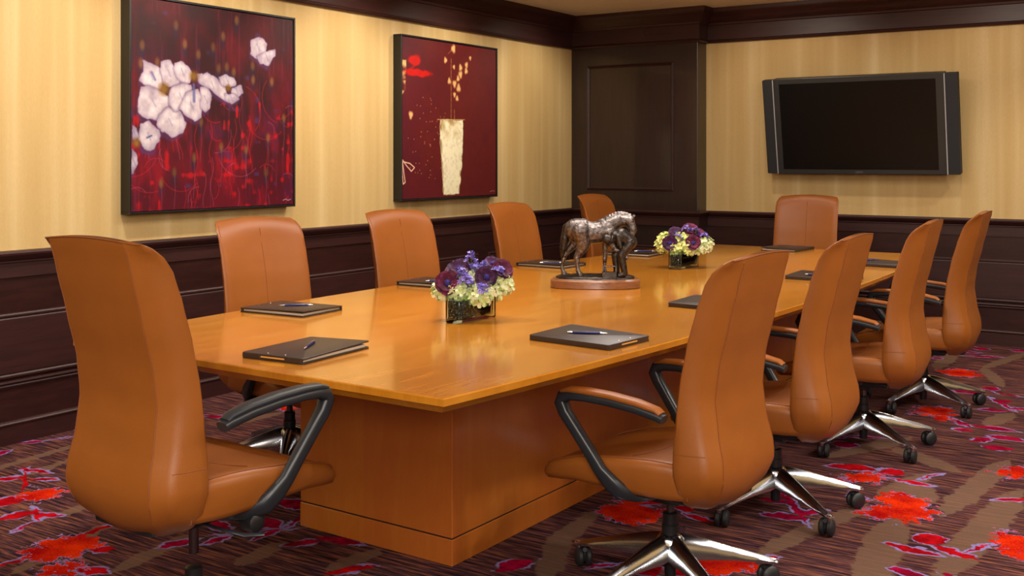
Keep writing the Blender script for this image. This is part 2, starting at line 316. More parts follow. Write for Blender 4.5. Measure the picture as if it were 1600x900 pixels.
struct(sweep([(0, 2.353), (.030, 2.353), (.036, 2.362), (.030, 2.374), (.022, 2.380), (.022, 2.50), (.030, 2.505), (.034, 2.52), (.045, 2.53), (.062, 2.56), (.085, 2.585), (.10, 2.60), (.105, 2.612), (.105, 2.64), (0, 2.64)], PATH, True).build('trim_1', 'mahogany_long', smooth=25), 'dark mahogany crown moulding around the room')
struct(sweep([(0, .80), (.020, .80), (.020, .868), (.026, .872), (.026, .880), (.034, .886), (.044, .900), (.050, .908), (.052, .918), (.050, .925), (.045, RAIL), (0, RAIL)], PATH, True).build('trim_2', 'mahogany_long', smooth=25), 'dark mahogany chair rail')
struct(sweep([(0, .268), (.016, .268), (.020, .274), (.022, .280), (.018, .286), (.024, .290), (.028, .296), (.026, .304), (.018, .308), (0, .308)], PATH, True).build('trim_3', 'mahogany_long', smooth=25), 'double bead moulding low on the wainscot')
struct(sweep([(0, 0), (.026, 0), (.026, .088), (.030, .092), (.032, .100), (.028, .106), (.020, .110), (0, .112)], PATH, True).build('baseboard_perimeter', 'mahogany_long', smooth=25), 'dark mahogany baseboard')
def raised_panel(parent, a, b, origin, nrm, z0=.318, z1=.628):
    """raised panel from a to b along a wall; origin/nrm place it"""
    def ring(i, h):
        pts = [(a + i, z0 + i), (b - i, z0 + i), (b - i, z1 - i), (a + i, z1 - i)]
        return [((origin + h * nrm[0]), s_, z) if nrm[0] else (s_, origin + h * nrm[1], z) for s_, z in pts]
    mb = MB(); mb.loft([ring(0, .010), ring(0, .026), ring(.006, .031), ring(.013, .031), ring(.02, .026), ring(.026, .029), ring(.034, .029)], True)
    return mb.build('panel', 'mahogany_long', parent)
for a, b in ((-1.3, 1.7), (1.83, 4.78), (4.92, 6.9), (7.04, 8.33)): raised_panel(wl, a, b, XL, (1, 0))
for a, b in ((-3.55, -2.55), (-2.42, -.2), (-.07, 1.9)): raised_panel(wb, a, b, YB, (0, -1))
raised_panel(wc, XL + .1, CX - .08, CY - .012, (0, -1))
# picture-frame moulding on the column
def frame_mould(x0, x1, z0, z1, y):
    prof = [(0, 0), (0, .006), (.006, .012), (.010, .009), (.016, .014), (.022, .009), (.026, .006), (.026, 0)]
    for k, (p, q) in enumerate((((x0, z0), (x1, z0)), ((x1, z0), (x1, z1)), ((x1, z1), (x0, z1)), ((x0, z1), (x0, z0)))):
        d = Vector((q[0] - p[0], q[1] - p[1])).normalized(); nn = Vector((-d.y, d.x))
        r0 = [(p[0] + nn.x * i + d.x * i, y - h_, p[1] + nn.y * i + d.y * i) for i, h_ in prof]
        r1 = [(q[0] + nn.x * i - d.x * i, y - h_, q[1] + nn.y * i - d.y * i) for i, h_ in prof]
        MB().loft([r0, r1]).build('panel_moulding', 'mahogany_long', wc, smooth=30)
frame_mould(-4.69, -3.845, 1.094, 2.195, CY)
# ------------------------------------------------------------------ conference table
TX, TY, TA = -2.451, 4.86, rad(-1.4)
TL, TWE, TWM = 2.58, .822, .96
tbl = thing('conference_table', 'long boat-shaped honey maple conference table with a box pedestal base', 'table', (TX, TY, 0), TA)
def outline(inset, z):
    pts = []; n = 28
    for k in range(n + 1):
        y = -TL + 2 * TL * k / n; pts.append((TWE + (TWM - TWE) * (1 - (y / TL) ** 2) - inset, y * (1 - inset / TL), z))
    return pts + [(-x, y, z_) for x, y, z_ in reversed(pts)]
mb = MB(); mb.loft([outline(i, z) for i, z in ((.06, .696), (.024, .696), (.022, .698), (.006, .716), (.001, .7175), (0, .719), (0, .737), (.003, .740))]); mb.build('table_top', 'top', tbl, smooth=30)
BX, BY0, BY1 = .358, -1.945, 1.945
mb = MB(); mb.box(-BX, BX, BY0, BY1, .094, .692); mb.build('pedestal', 'base', tbl, bevel=.002, seg=1)
mb = MB(); mb.box(-BX + .004, BX - .004, BY0 + .004, BY1 - .004, .088, .096); mb.build('shadow_groove', 'plinth_gap', tbl)
mb = MB(); mb.box(-BX - .001, BX + .001, BY0 - .001, BY1 + .001, 0, .089); mb.build('plinth', 'base', tbl, bevel=.002, seg=1)

# ------------------------------------------------------------------ chairs
def interp(tab, z):
    if z <= tab[0][0]: return tab[0][1]
    for (a, va), (b, vb) in zip(tab, tab[1:]):
        if z <= b:
            t = (z - a) / (b - a); t = t * t * (3 - 2 * t) * .35 + t * .65; return va + (vb - va) * t
    return tab[-1][1]
YR = [(.300, -.180), (.315, -.215), (.35, -.252), (.41, -.272), (.47, -.270), (.56, -.250), (.66, -.238), (.76, -.250), (.88, -.280), (1.0, -.310), (1.09, -.331)]
YFR = [(.300, -.155), (.315, -.148), (.35, -.142), (.42, -.136), (.50, -.136), (.60, -.144), (.70, -.156), (.82, -.180), (.92, -.208), (1.0, -.236), (1.04, -.256), (1.07, -.281), (1.083, -.298), (1.09, -.316)]
WR = [(.300, .14), (.315, .180), (.35, .212), (.42, .228), (.6, .212), (.8, .206), (1.0, .205), (1.07, .205), (1.09, .202)]
WFR = [(.300, .14), (.315, .195), (.35, .230), (.42, .246), (.6, .240), (.8, .238), (1.0, .236), (1.05, .234), (1.075, .224), (1.09, .204)]
SEAM = .79
def back_pt(z, side, u):
    """side: rear u in -1..1 ; front u in -1..1"""
    yr, yf, a, b = interp(YR, z), interp(YFR, z), interp(WR, z), interp(WFR, z)
    if side == 'rear': x = a * u; y = yr - .008 * (1 - u * u) + .027 * max(0, (abs(u) - SEAM) / (1 - SEAM)) ** 1.1 * min(1, .35 + (1.09 - z) / .06)
    else: x = (b - .012) * u; y = yf - .022 * (1 - u * u) ** 1.0 * min(1, max(0, (z - .3) / .2)) * min(1, max(0, (1.09 - z) / .1))
    fb = max(0, (.5 - z) / .22); ft = max(0, (z - 1.0) / .088)
    dz = .05 * fb * (x / .23) ** 2 - .012 * ft * (x / .2) ** 2
    return (x, y, z + dz)
REAR_U = (-1, -.95, -.88, -.81, -.79, -.77, -.6, -.3, 0, .3, .6, .77, .79, .81, .88, .95, 1)
def back_ring(z):
    pts = [back_pt(z, 'rear', u) for u in REAR_U]
    yr, yf, a, b = interp(YR, z), interp(YFR, z), interp(WR, z), interp(WFR, z)
    def side(sg):
        out = []
        p0 = back_pt(z, 'rear', sg); p1 = back_pt(z, 'front', sg)
        for t, bul in ((.22, .006), (.45, .010), (.7, .013), (.88, .012), (.97, .006)):
            out.append((p0[0] + (p1[0] - p0[0]) * t + sg * bul, p0[1] + (p1[1] - p0[1]) * t, p0[2] + (p1[2] - p0[2]) * t))
        return out
    pts += side(1); pts += [back_pt(z, 'front', 1 - 2 * k / 12) for k in range(13)]; pts += list(reversed(side(-1)))
    return pts
def make_chair():
    t = thing('office_chair', 'x', 'chair')
    zs = [.300, .306, .315, .33, .35, .38] + [.41 + .035 * k for k in range(18)] + [1.03, 1.05, 1.065, 1.077, 1.085, 1.09]
    back = MB().loft([back_ring(z) for z in zs]).build('backrest', 'leather', t, smooth=38)
    zz = [.345 + .028 * k for k in range(27)]
    def seam(fn, mat, r=.0011, zl=zz):
        MB().tube([fn(z) for z in zl], r, 5).build('seam', mat, back, smooth=60)
    for sg in (-1, 1):
        def edge(z, sg=sg): p = back_pt(z, 'rear', sg * SEAM); return (p[0], p[1] - .0002, p[2])
        seam(edge, 'stitch', .0015)
        def fedge(z, sg=sg): p = back_pt(z, 'front', sg * .985); return (p[0] + sg * .002, p[1] + .0002, p[2])
        seam(fedge, 'stitch', zl=[q for q in zz if q > .42])
        q = back_pt(.50, 'rear', sg); p = back_pt(.50, 'front', sg)
        MB().tube([(q[0] + (p[0] - q[0]) * k + sg * m, q[1] + (p[1] - q[1]) * k, .5) for k, m in ((0, .0002), (.22, .0062), (.45, .0102), (.7, .0132), (.88, .0122), (1, .001))], .0011, 5).build('seam', 'stitch', back)
    seam(lambda z: (lambda p: (p[0], p[1] + .0004, p[2]))(back_pt(z, 'front', 0)), 'stitch', .0011, [q for q in zz if .45 < q < 1.05])
    # top welt
    MB().tube([(lambda p: (p[0], p[1] - .001, p[2] + .001))(back_pt(1.086, 'rear', -1 + 2 * k / 16)) for k in range(17)], .0014, 5).build('seam', 'stitch', back)
    # seat cushion: lofted front to back, waterfall nose
    ZT = [(-.19, .452), (-.10, .455), (0, .452), (.10, .444), (.18, .434), (.24, .420), (.29, .402), (.325, .380), (.342, .362), (.348, .350)]
    ZB = [(-.19, .350), (-.10, .346), (0, .348), (.10, .352), (.20, .350), (.29, .336), (.325, .330), (.342, .334), (.348, .342)]
    HW = [(-.19, .205), (-.14, .235), (-.05, .250), (.1, .252), (.24, .240), (.30, .222), (.33, .195), (.348, .16)]
    def seat_ring(y):
        a, b, hw = interp(ZT, y), interp(ZB, y), interp(HW, y); th = a - b; e = min(.03, th * .45)
        top = [(hw * .90 * u, y, a + .016 * u * u * max(0, 1 - abs(y + .05) / .3) - .004) for u in [1 - 2 * k / 12 for k in range(13)]]
        r = top[0]; l = top[-1]
        right = [(hw * .955, y, r[2] - e * .12), (hw * .99, y, r[2] - e * .5), (hw, y, r[2] - e), (hw * .99, y, b + e * .8), (hw * .95, y, b + e * .25), (hw * .85, y, b)]
        left = [(-p[0], p[1], p[2]) for p in reversed(right)]
        return list(reversed(top)) + right + [(hw * .4, y, b), (0, y, b), (-hw * .4, y, b)] + left
    ys = [-.19, -.18, -.15, -.11, -.06, 0, .05, .1, .15, .19, .23, .26, .285, .305, .32, .332, .341, .346, .348]
    def nose(r): return [(x, y + .028 * max(0, (y + .05) / .4), z) for x, y, z in r]
    seat = MB().loft([nose(seat_ring(y)) for y in ys]).build('seat', 'leather', t, smooth=50)
    for sg in (-1, 1):
        def sp(y, sg=sg):
            a, hw = interp(ZT, y), interp(HW, y); return (sg * hw * .925, y + .028 * max(0, (y + .05) / .4), a + .016 * .9 * max(0, 1 - abs(y + .05) / .3) - .0035)
        pts = [sp(y) for y in (-.16, -.12, -.06, 0, .05, .1, .15, .19, .23, .26, .285, .305, .32)]
        p0 = pts[0]; MB().tube([(sg * .215, -.175, .36), (sg * .220, -.176, .42)] + pts, .0024, 6).build('piping', 'stitch', seat, smooth=60)
    MB().tube([(-.20 + .4 * k / 8, .02 - .02 * math.sin(PI * k / 8), interp(ZT, .02) - .003 + .012 * ((k - 4) / 4) ** 2) for k in range(9)], .0012, 5).build('seam', 'stitch', seat)
    # arms: bar, diagonal strut and foot under the seat
    for sg in (-1, 1):
        def sect(c, d, wd, ht):
            c, d = Vector(c), Vector(d).normalized(); s_ = Vector((1, 0, 0)); n_ = s_.cross(d).normalized()
            return [c + s_ * (wd * math.cos(a) * abs(math.cos(a)) ** -.35 if abs(math.cos(a)) > 1e-3 else 0) + n_ * (ht * math.sin(a) * abs(math.sin(a)) ** -.35 if abs(math.sin(a)) > 1e-3 else 0) for a in [2 * PI * (k + .5) / 12 for k in range(12)]]
        X = sg * .292
        path = [((X, -0.140, .610), .0205, .0135), ((X, -0.122, .616), .021, .014), ((X, -0.052, .630), .0235, .0145), ((X, 0.038, .639), .024, .0145), ((X, 0.128, .642), .024, .0145), ((X, 0.183, .640), .024, .016),
                ((X, 0.214, .632), .023, .020), ((X, 0.221, .614), .022, .021), ((X, 0.208, .584), .020, .0195), ((X - sg * .004, 0.175, .540), .0185, .019), ((X - sg * .010, 0.129, .478), .0175, .019),
                ((X - sg * .018, 0.091, .420), .0165, .020), ((X - sg * .026, 0.060, .386), .0165, .026), ((X - sg * .040, 0.030, .357), .018, .026), ((X - sg * .085, -0.010, .336), .020, .014), ((X - sg * .15, -0.030, .328), .020, .010)]
        rings = []
        for i, (c, a, b) in enumerate(path):
            d = Vector(path[min(i + 1, len(path) - 1)][0]) - Vector(path[max(i - 1, 0)][0]); rings.append(sect(c, d, a, b))
        fr = MB().loft(rings).build('armrest', 'arm', t, smooth=50)
        pp = [((X, -0.132, .625), .019, .0065), ((X, -0.117, .635), .020, .008), ((X, -0.052, .6475), .023, .010), ((X, 0.038, .6565), .024, .010), ((X, 0.128, .6595), .024, .010), ((X, 0.188, .657), .023, .009), ((X, 0.216, .650), .018, .006)]
        rings = []
        for i, (c, a, b) in enumerate(pp):
            d = Vector(pp[min(i + 1, len(pp) - 1)][0]) - Vector(pp[max(i - 1, 0)][0]); rings.append(sect(c, d, a, b))
        MB().loft(rings).build('arm_pad', 'leather', fr, smooth=60)
    # tilt mechanism, knob, lever
    mb = MB(); mb.box(-.10, .10, -.13, .10, .300, .348); mb.box(-.045, .045, -.05, .05, .272, .302); mb.box(-.12, .12, -.23, -.10, .318, .346)
    mb.build('tilt_mechanism', 'black', t, bevel=.008)
    mb = MB(); mb.lathe([(.010, .10), (.012, .19), (.026, .195), (.028, .205), (.026, .24), (.018, .246)], 14, (0, .02, .315), 'x'); mb.build('tension_knob', 'black', t, smooth=40)
    mb = MB(); mb.tube([(.08, -.06, .31), (.18, -.05, .305), (.235, -.02, .292), (.252, .03, .284)], [.006, .006, .010, .008], 8, flat=.6); mb.build('lever', 'arm', t, smooth=50)
    mb = MB(); mb.lathe([(.014, .19), (.014, .34)], 16); mb.build('gas_lift', 'steel', t, smooth=40)
    mb = MB(); mb.lathe([(.022, .09), (.024, .17), (.027, .172), (.027, .200), (.024, .203), (.024, .236), (.018, .240)], 18); mb.build('lift_sleeve', 'black', t, smooth=40)
    mb = MB(); mb.lathe([(.026, .085), (.045, .105), (.050, .130), (.044, .158), (.030, .172)], 20); mb.build('base_hub', 'chrome', t, smooth=50)
    mb = MB(); mb.lathe([(.018, .035), (.020, .09)], 14); mb.build('lift_foot', 'black', t, smooth=40)
    def leg_ring(x, w_, zt, zb): return [(x, -w_, zb), (x, -w_ * .95, zb + (zt - zb) * .45), (x, -w_ * .3, zt - .003), (x, 0, zt), (x, w_ * .3, zt - .003), (x, w_ * .95, zb + (zt - zb) * .45), (x, w_, zb), (x, 0, zb + (zt - zb) * .15)]
    legm = MB().loft([leg_ring(x, a, b, c) for x, a, b, c in ((.025, .032, .172, .100), (.07, .031, .164, .092), (.13, .0265, .148, .090), (.20, .022, .126, .086), (.27, .0185, .104, .078), (.322, .0165, .088, .070), (.345, .014, .082, .068), (.350, .010, .078, .069))])
    legm.lathe([(.010, .056), (.0115, .080)], 10, (.335, 0, 0)); legme = legm.mesh('base_leg', 45)
    cm = MB()
    for s_ in (-1, 1): cm.lathe([(.010, s_ * .004), (.027, s_ * .005), (.0315, s_ * .009), (.0315, s_ * .019), (.026, s_ * .025), (.008, s_ * .028)], 18, (0, 0, 0), 'y')
    cm.lathe([(.004, -.02), (.004, .02)], 8, (0, 0, 0), 'y'); cm.box(-.016, .008, -.0045, .0045, 0, .030)
    cm.tube([(-.022 + .02 * math.sin(k / 6 * PI), 0, -.004 + .032 * k / 6) for k in range(7)], .008, 8)
    casm = cm.mesh('caster', 40)
    for k in range(5):
        lg = link('base_leg', legme, 'chrome', t); lg.rotation_euler = (0, 0, 2 * PI * k / 5)
        cs = link('caster', casm, 'rubber', lg, (.335 - .016, 0, .0325)); cs.rotation_euler = (0, 0, (0.3, 1.1, -.8, .5, 2.2)[k])
    return t
chair0 = make_chair()
index_kids()
UPPER = ('backrest', 'seat', 'armrest', 'tilt_mechanism', 'tension_knob', 'lever', 'gas_lift')
CHAIRS = [ # x, y, facing (deg, 0 = towards far wall), lift, base angle in world, label
 (-2.375, 2.015, -2.5, .085, 1, 'raised caramel leather chair with dark arms at the near end, seen from behind'),
 (-1.46, 3.16, 86, 0, 36, 'largest caramel leather swivel chair seen from behind on the aisle side, nearest the viewer'),
 (-1.436, 4.08, 90, 0, 36, 'caramel leather swivel chair second from the viewer in the aisle-side row'),
 (-1.403, 5.215, 92, 0, 36, 'caramel leather swivel chair third from the viewer in the aisle-side row'),
 (-1.354, 6.25, 92, 0, 36, 'caramel leather swivel chair farthest from the viewer in the aisle-side row'),
 (-3.47, 3.485, -98, 0, 20, 'caramel leather chair below the white flower painting, first in the painting-side row'),
 (-3.39, 4.42, -95, 0, 40, 'caramel leather chair second from the viewer in the painting-side row, between the paintings'),
 (-3.41, 5.56, -90, 0, 60, 'caramel leather chair third in the painting-side row, below the vase painting'),
 (-3.45, 6.73, -88, .02, 10, 'caramel leather chair behind the bronze horse, by the dark column'),
 (-2.53, 7.68, 182, .0, 30, 'caramel leather chair alone at the far end of the table below the television'),
]
for i, (x, y, f, lift, ba, lab) in enumerate(CHAIRS):
    if i == 0: c = chair0; kids = KIDS[chair0.name]
    else:
        c = copy_tree(chair0); kids = [o for o in bpy.data.objects if o.parent == c]
    c.location = (x, y, 0); c.rotation_euler = (0, 0, rad(f)); tag(c, lab, 'chair', 'leather swivel chairs round the table')
    li = 0
    for k in kids:
        nm = k.name.split('.')[0]
        if nm in UPPER: k.location.z = lift
        if nm == 'backrest' and i >= 5:      # backs on the painting side stand more upright
            q = rad(-4); py, pz = -.15, .42; k.rotation_euler = (q, 0, 0); k.location = (0, py - (py * math.cos(q) - pz * math.sin(q)), lift + pz - (py * math.sin(q) + pz * math.cos(q)))
        if nm == 'base_leg': k.rotation_euler = (0, 0, rad(ba - f) + 2 * PI * li / 5); li += 1
# the raised chair's arm pads are dark
for a in bpy.data.objects:
    if a.name.startswith('arm_pad') and a.parent and a.parent.parent == chair0:
        a.data = a.data.copy(); a.data.materials.clear(); a.data.materials.append(M['armpad_dark']); a['label'] = 'charcoal arm pad'
# ------------------------------------------------------------------ paintings
def vnoise(nx, ny, cx, cy, seed):
    r = np.random.RandomState(seed); g = r.rand(cy + 2, cx + 2); xs = np.linspace(0, cx, nx); ys = np.linspace(0, cy, ny)
    xi = np.floor(xs).astype(int); yi = np.floor(ys).astype(int); fx = xs - xi; fy = ys - yi; fx = fx * fx * (3 - 2 * fx); fy = fy * fy * (3 - 2 * fy)
    a = g[yi][:, xi] * (1 - fx) + g[yi][:, xi + 1] * fx; b = g[yi + 1][:, xi] * (1 - fx) + g[yi + 1][:, xi + 1] * fx
    return a * (1 - fy)[:, None] + b * fy[:, None]
def fbm(nx, ny, cx, cy, seed, o=4):
    return sum(vnoise(nx, ny, cx * 2 ** k, cy * 2 ** k, seed + k) * .5 ** k for k in range(o)) / sum(.5 ** k for k in range(o))
def over(img, mask, col):
    m = np.clip(mask, 0, 1)[..., None]; img[:] = img * (1 - m) + (np.array(col) if np.ndim(col) == 1 else col) * m
def inpoly(S, T, poly):
    res = np.zeros(S.shape, bool); n = len(poly)
    for i in range(n):
        x0, y0 = poly[i]; x1, y1 = poly[(i + 1) % n]
        if y0 == y1: continue
        res ^= ((T >= min(y0, y1)) & (T < max(y0, y1)) & (S < x0 + (T - y0) / (y1 - y0) * (x1 - x0)))
    return res
def soften(m, k=1):
    m = m.astype(float)
    for _ in range(k): m = (m + np.roll(m, 1, 0) + np.roll(m, -1, 0) + np.roll(m, 1, 1) + np.roll(m, -1, 1)) / 5
    return m
def stroke(S, T, pts, r):
    d = np.full(S.shape, 9.)
    for (a, b), (c, e) in zip(pts, pts[1:]):
        vx, vy = c - a, e - b; L = vx * vx + vy * vy + 1e-9; k = np.clip(((S - a) * vx + (T - b) * vy) / L, 0, 1)
        d = np.minimum(d, np.hypot(S - a - k * vx, T - b - k * vy))
    return np.clip((r - d) / (r * .7), 0, 1)
def grid(nx, ny):
    return np.meshgrid(np.linspace(0, 1, nx), np.linspace(0, 1, ny))
PETALS=[
[(0.07,0.698),(0.113,0.686),(0.157,0.67),(0.168,0.614),(0.149,0.575),(0.091,0.582),(0.053,0.613),(0.07,0.655)],
[(0.167,0.7),(0.213,0.717),(0.239,0.676),(0.269,0.62),(0.231,0.595),(0.179,0.615),(0.16,0.664)],
[(0.246,0.702),(0.274,0.721),(0.307,0.701),(0.335,0.67),(0.323,0.624),(0.292,0.609),(0.261,0.639),(0.243,0.673)],
[(0.059,0.57),(0.113,0.575),(0.171,0.557),(0.213,0.527),(0.201,0.476),(0.149,0.446),(0.091,0.439),(0.049,0.47),(0.051,0.532)],
[(0.156,0.449),(0.208,0.489),(0.261,0.471),(0.291,0.421),(0.279,0.375),(0.223,0.361),(0.171,0.379),(0.146,0.41)],
[(0.223,0.579),(0.276,0.605),(0.33,0.598),(0.33,0.533),(0.307,0.493),(0.253,0.484),(0.219,0.515)],
[(0.307,0.558),(0.37,0.574),(0.398,0.536),(0.385,0.456),(0.346,0.445),(0.299,0.466),(0.276,0.491)],
[(0.393,0.589),(0.43,0.597),(0.458,0.552),(0.449,0.499),(0.417,0.484),(0.393,0.509)],
[(0.382,0.654),(0.434,0.668),(0.482,0.647),(0.54,0.61),(0.545,0.55),(0.499,0.561),(0.45,0.592),(0.393,0.615)],
[(0.507,0.655),(0.549,0.672),(0.591,0.661),(0.604,0.628),(0.565,0.619),(0.523,0.623)],
[(0.586,0.61),(0.642,0.623),(0.656,0.59),(0.625,0.563),(0.582,0.586)],
[(0.548,0.577),(0.591,0.579),(0.63,0.558),(0.582,0.534),(0.553,0.543)],
[(0.717,0.864),(0.766,0.876),(0.811,0.859),(0.802,0.802),(0.748,0.776),(0.712,0.794)],
[(0.756,0.784),(0.811,0.81),(0.862,0.825),(0.866,0.793),(0.829,0.748),(0.774,0.75)],
[(0.055,0.405),(0.098,0.409),(0.145,0.379),(0.149,0.328),(0.12,0.296),(0.07,0.296),(0.041,0.333)],
[(0.009,0.394),(0.027,0.388),(0.038,0.352),(0.02,0.333),(0.009,0.339)],
[(0.009,0.283),(0.027,0.265),(0.031,0.221),(0.013,0.184),(0.007,0.191)],
]
CENTRES= [(0.179,0.579),(0.351,0.652),(0.562,0.605),(0.027,0.32)]
BUDS= [(0.246,0.892),(0.617,0.957),(0.529,0.866),(0.059,0.779),(0.298,0.806),(0.468,0.806),(0.378,0.761),(0.053,0.694),(0.142,0.703),(0.502,0.702),(0.552,0.713),(0.596,0.689),(0.721,0.732),(0.724,0.659),(0.851,0.657),(0.393,0.43),(0.935,0.465),(0.825,0.358),(0.518,0.306),(0.676,0.294),(0.353,0.252),(0.238,0.182),(0.163,0.129),(0.81,0.175)]
VASE2= [(0.371,0.496),(0.621,0.504),(0.625,0.379),(0.614,0.229),(0.583,0.015),(0.409,0.016),(0.39,0.23),(0.371,0.375)]
BLOS= [(0.518,0.968),(0.434,0.887),(0.524,0.849),(0.595,0.85),(0.661,0.872),(0.657,0.832),(0.595,0.805),(0.568,0.776),(0.703,0.921),(0.474,0.754),(0.53,0.739),(0.574,0.714),(0.53,0.668),(0.558,0.645),(0.085,0.52)]

def art_flowers(nx, ny):
    S, T = grid(nx, ny); img = np.zeros((ny, nx, 3)); PET = [[(sum(q[0] for q in p) / len(p) * -.18 + 1.18 * x, sum(q[1] for q in p) / len(p) * -.18 + 1.18 * y) for x, y in p] for p in PETALS]
    n1 = fbm(nx, ny, 5, 5, 11); n2 = fbm(nx, ny, 14, 5, 21); n3 = fbm(nx, ny, 60, 4, 31); n4 = fbm(nx, ny, 8, 8, 41)
    img[:] = np.array([50, 10, 18]); over(img, (T - .55) * 1.1, np.array([36, 12, 16]))
    over(img, np.clip((n1 - .42) * 3, 0, 1) * .75, np.array([92, 8, 20])); over(img, np.clip((n2 - .5) * 4, 0, 1) * np.clip(1.15 - T * 1.3, .12, 1), np.array([140, 10, 28]))
    over(img, np.clip((.52 - T) * 2, 0, 1) * .5, np.array([112, 8, 36])); over(img, np.clip((n4 - .60) * 6, 0, 1) * .45 * np.clip(1.1 - T, .2, 1), np.array([74, 30, 78]))
    over(img, np.clip((n3 - .6) * 5, 0, 1) * .3, np.array([150, 50, 90])); over(img, np.clip((vnoise(nx, ny, 16, 18, 77) - .84) * 8, 0, 1) * .45, np.array([70, 60, 130]))
    over(img, np.clip((vnoise(nx, ny, 26, 30, 78) * .6 + .4 * n3 - .66) * 8, 0, 1) * .8 * (T < .55), np.array([184, 10, 24]))
    r = np.random.RandomState(5)
    for k in range(60):       # scratched arcs and drips
        x, y = r.rand(), r.rand() * .6; a0 = r.rand() * 6; R = .03 + .12 * r.rand()
        pts = [(x + R * math.cos(a0 + q * .25), y + R * math.sin(a0 + q * .25)) for q in range(9)] if k % 2 else [(x + .01 * math.sin(q), y - q * .03) for q in range(9)]
        over(img, stroke(S, T, pts, .0036) * .38, np.array([[200, 30, 44], [176, 90, 120], [214, 20, 30]][k % 3]))
    for (x, y) in BUDS:
        over(img, np.clip(1.5 - np.hypot((S - x + .003) / .016, (T - y + .03) / .035), 0, 1) * .5, np.array([38, 34, 62]))
        over(img, stroke(S, T, [(x, y), (x + .004, y - .10), (x - .006, y - .20)], .004) * .25 * (y < .5), np.array([170, 110, 130]))
        m = np.clip(1.6 - 1.1 * np.hypot((S - x) / .013, (T - y) / .023), 0, 1); over(img, m * .75, np.stack([66 + 90 * n2, 38 + 70 * n2, 18 + 34 * n2], -1))
    shade = fbm(nx, ny, 26, 26, 51); wob = (fbm(nx, ny, 22, 22, 61) - .5) * .025; wob2 = (fbm(nx, ny, 22, 22, 63) - .5) * .025
    for p in PET:
        over(img, soften(inpoly(S + wob + .008, T + wob2 + .02, p), 6) * .55, np.array([84, 50, 104]))
    for i, p in enumerate(PET):
        mx_, my_ = sum(q[0] for q in p) / len(p), sum(q[1] for q in p) / len(p); over(img, soften(inpoly(S + wob, T + wob2, [(mx_ + (x - mx_) * 1.09, my_ + (y - my_) * 1.09) for x, y in p]), 3) * .36, np.array([58, 30, 62]))
        m = soften(inpoly(S + wob, T + wob2, p), 1); core = soften(inpoly(S + wob, T + wob2, p), 40)
        c = (np.stack([150 + 84 * shade, 134 + 90 * shade, 150 + 76 * shade], -1) * core[..., None] ** .6 + np.array([88, 66, 118]) * (1 - core[..., None] ** .6))
        over(img, m, c); cx = sum(q[0] for q in p) / len(p); cy = sum(q[1] for q in p) / len(p)
        over(img, stroke(S, T, [(cx - .01, cy + .02), (cx + .008, cy - .015)], .006) * .4, np.array([120, 110, 160]))
    for (x, y), rr in zip(CENTRES, (.03, .026, .018, .022)):
        over(img, np.clip(1.4 - np.hypot((S - x) / rr * 1.0, (T - y) / rr) , 0, 1), np.stack([84 + 70 * n2, 58 + 50 * n2, 18 + 20 * n2], -1))
    over(img, stroke(S, T, [(.35, .61), (.352, .53)], .013) * .85, np.array([92, 92, 140])); over(img, stroke(S, T, [(.11, .655), (.13, .62)], .008) * .8, np.array([92, 92, 140])); over(img, stroke(S, T, [(.085, .345), (.11, .355)], .007) * .8, np.array([70, 74, 120]))
    over(img, stroke(S, T, [(.93, .022), (.95, .028), (.965, .02), (.985, .026)], .003) * .8, np.array([190, 180, 190]))
    over(img, (n3[..., ] - .5) * .25, np.array([30, 10, 20])); return img
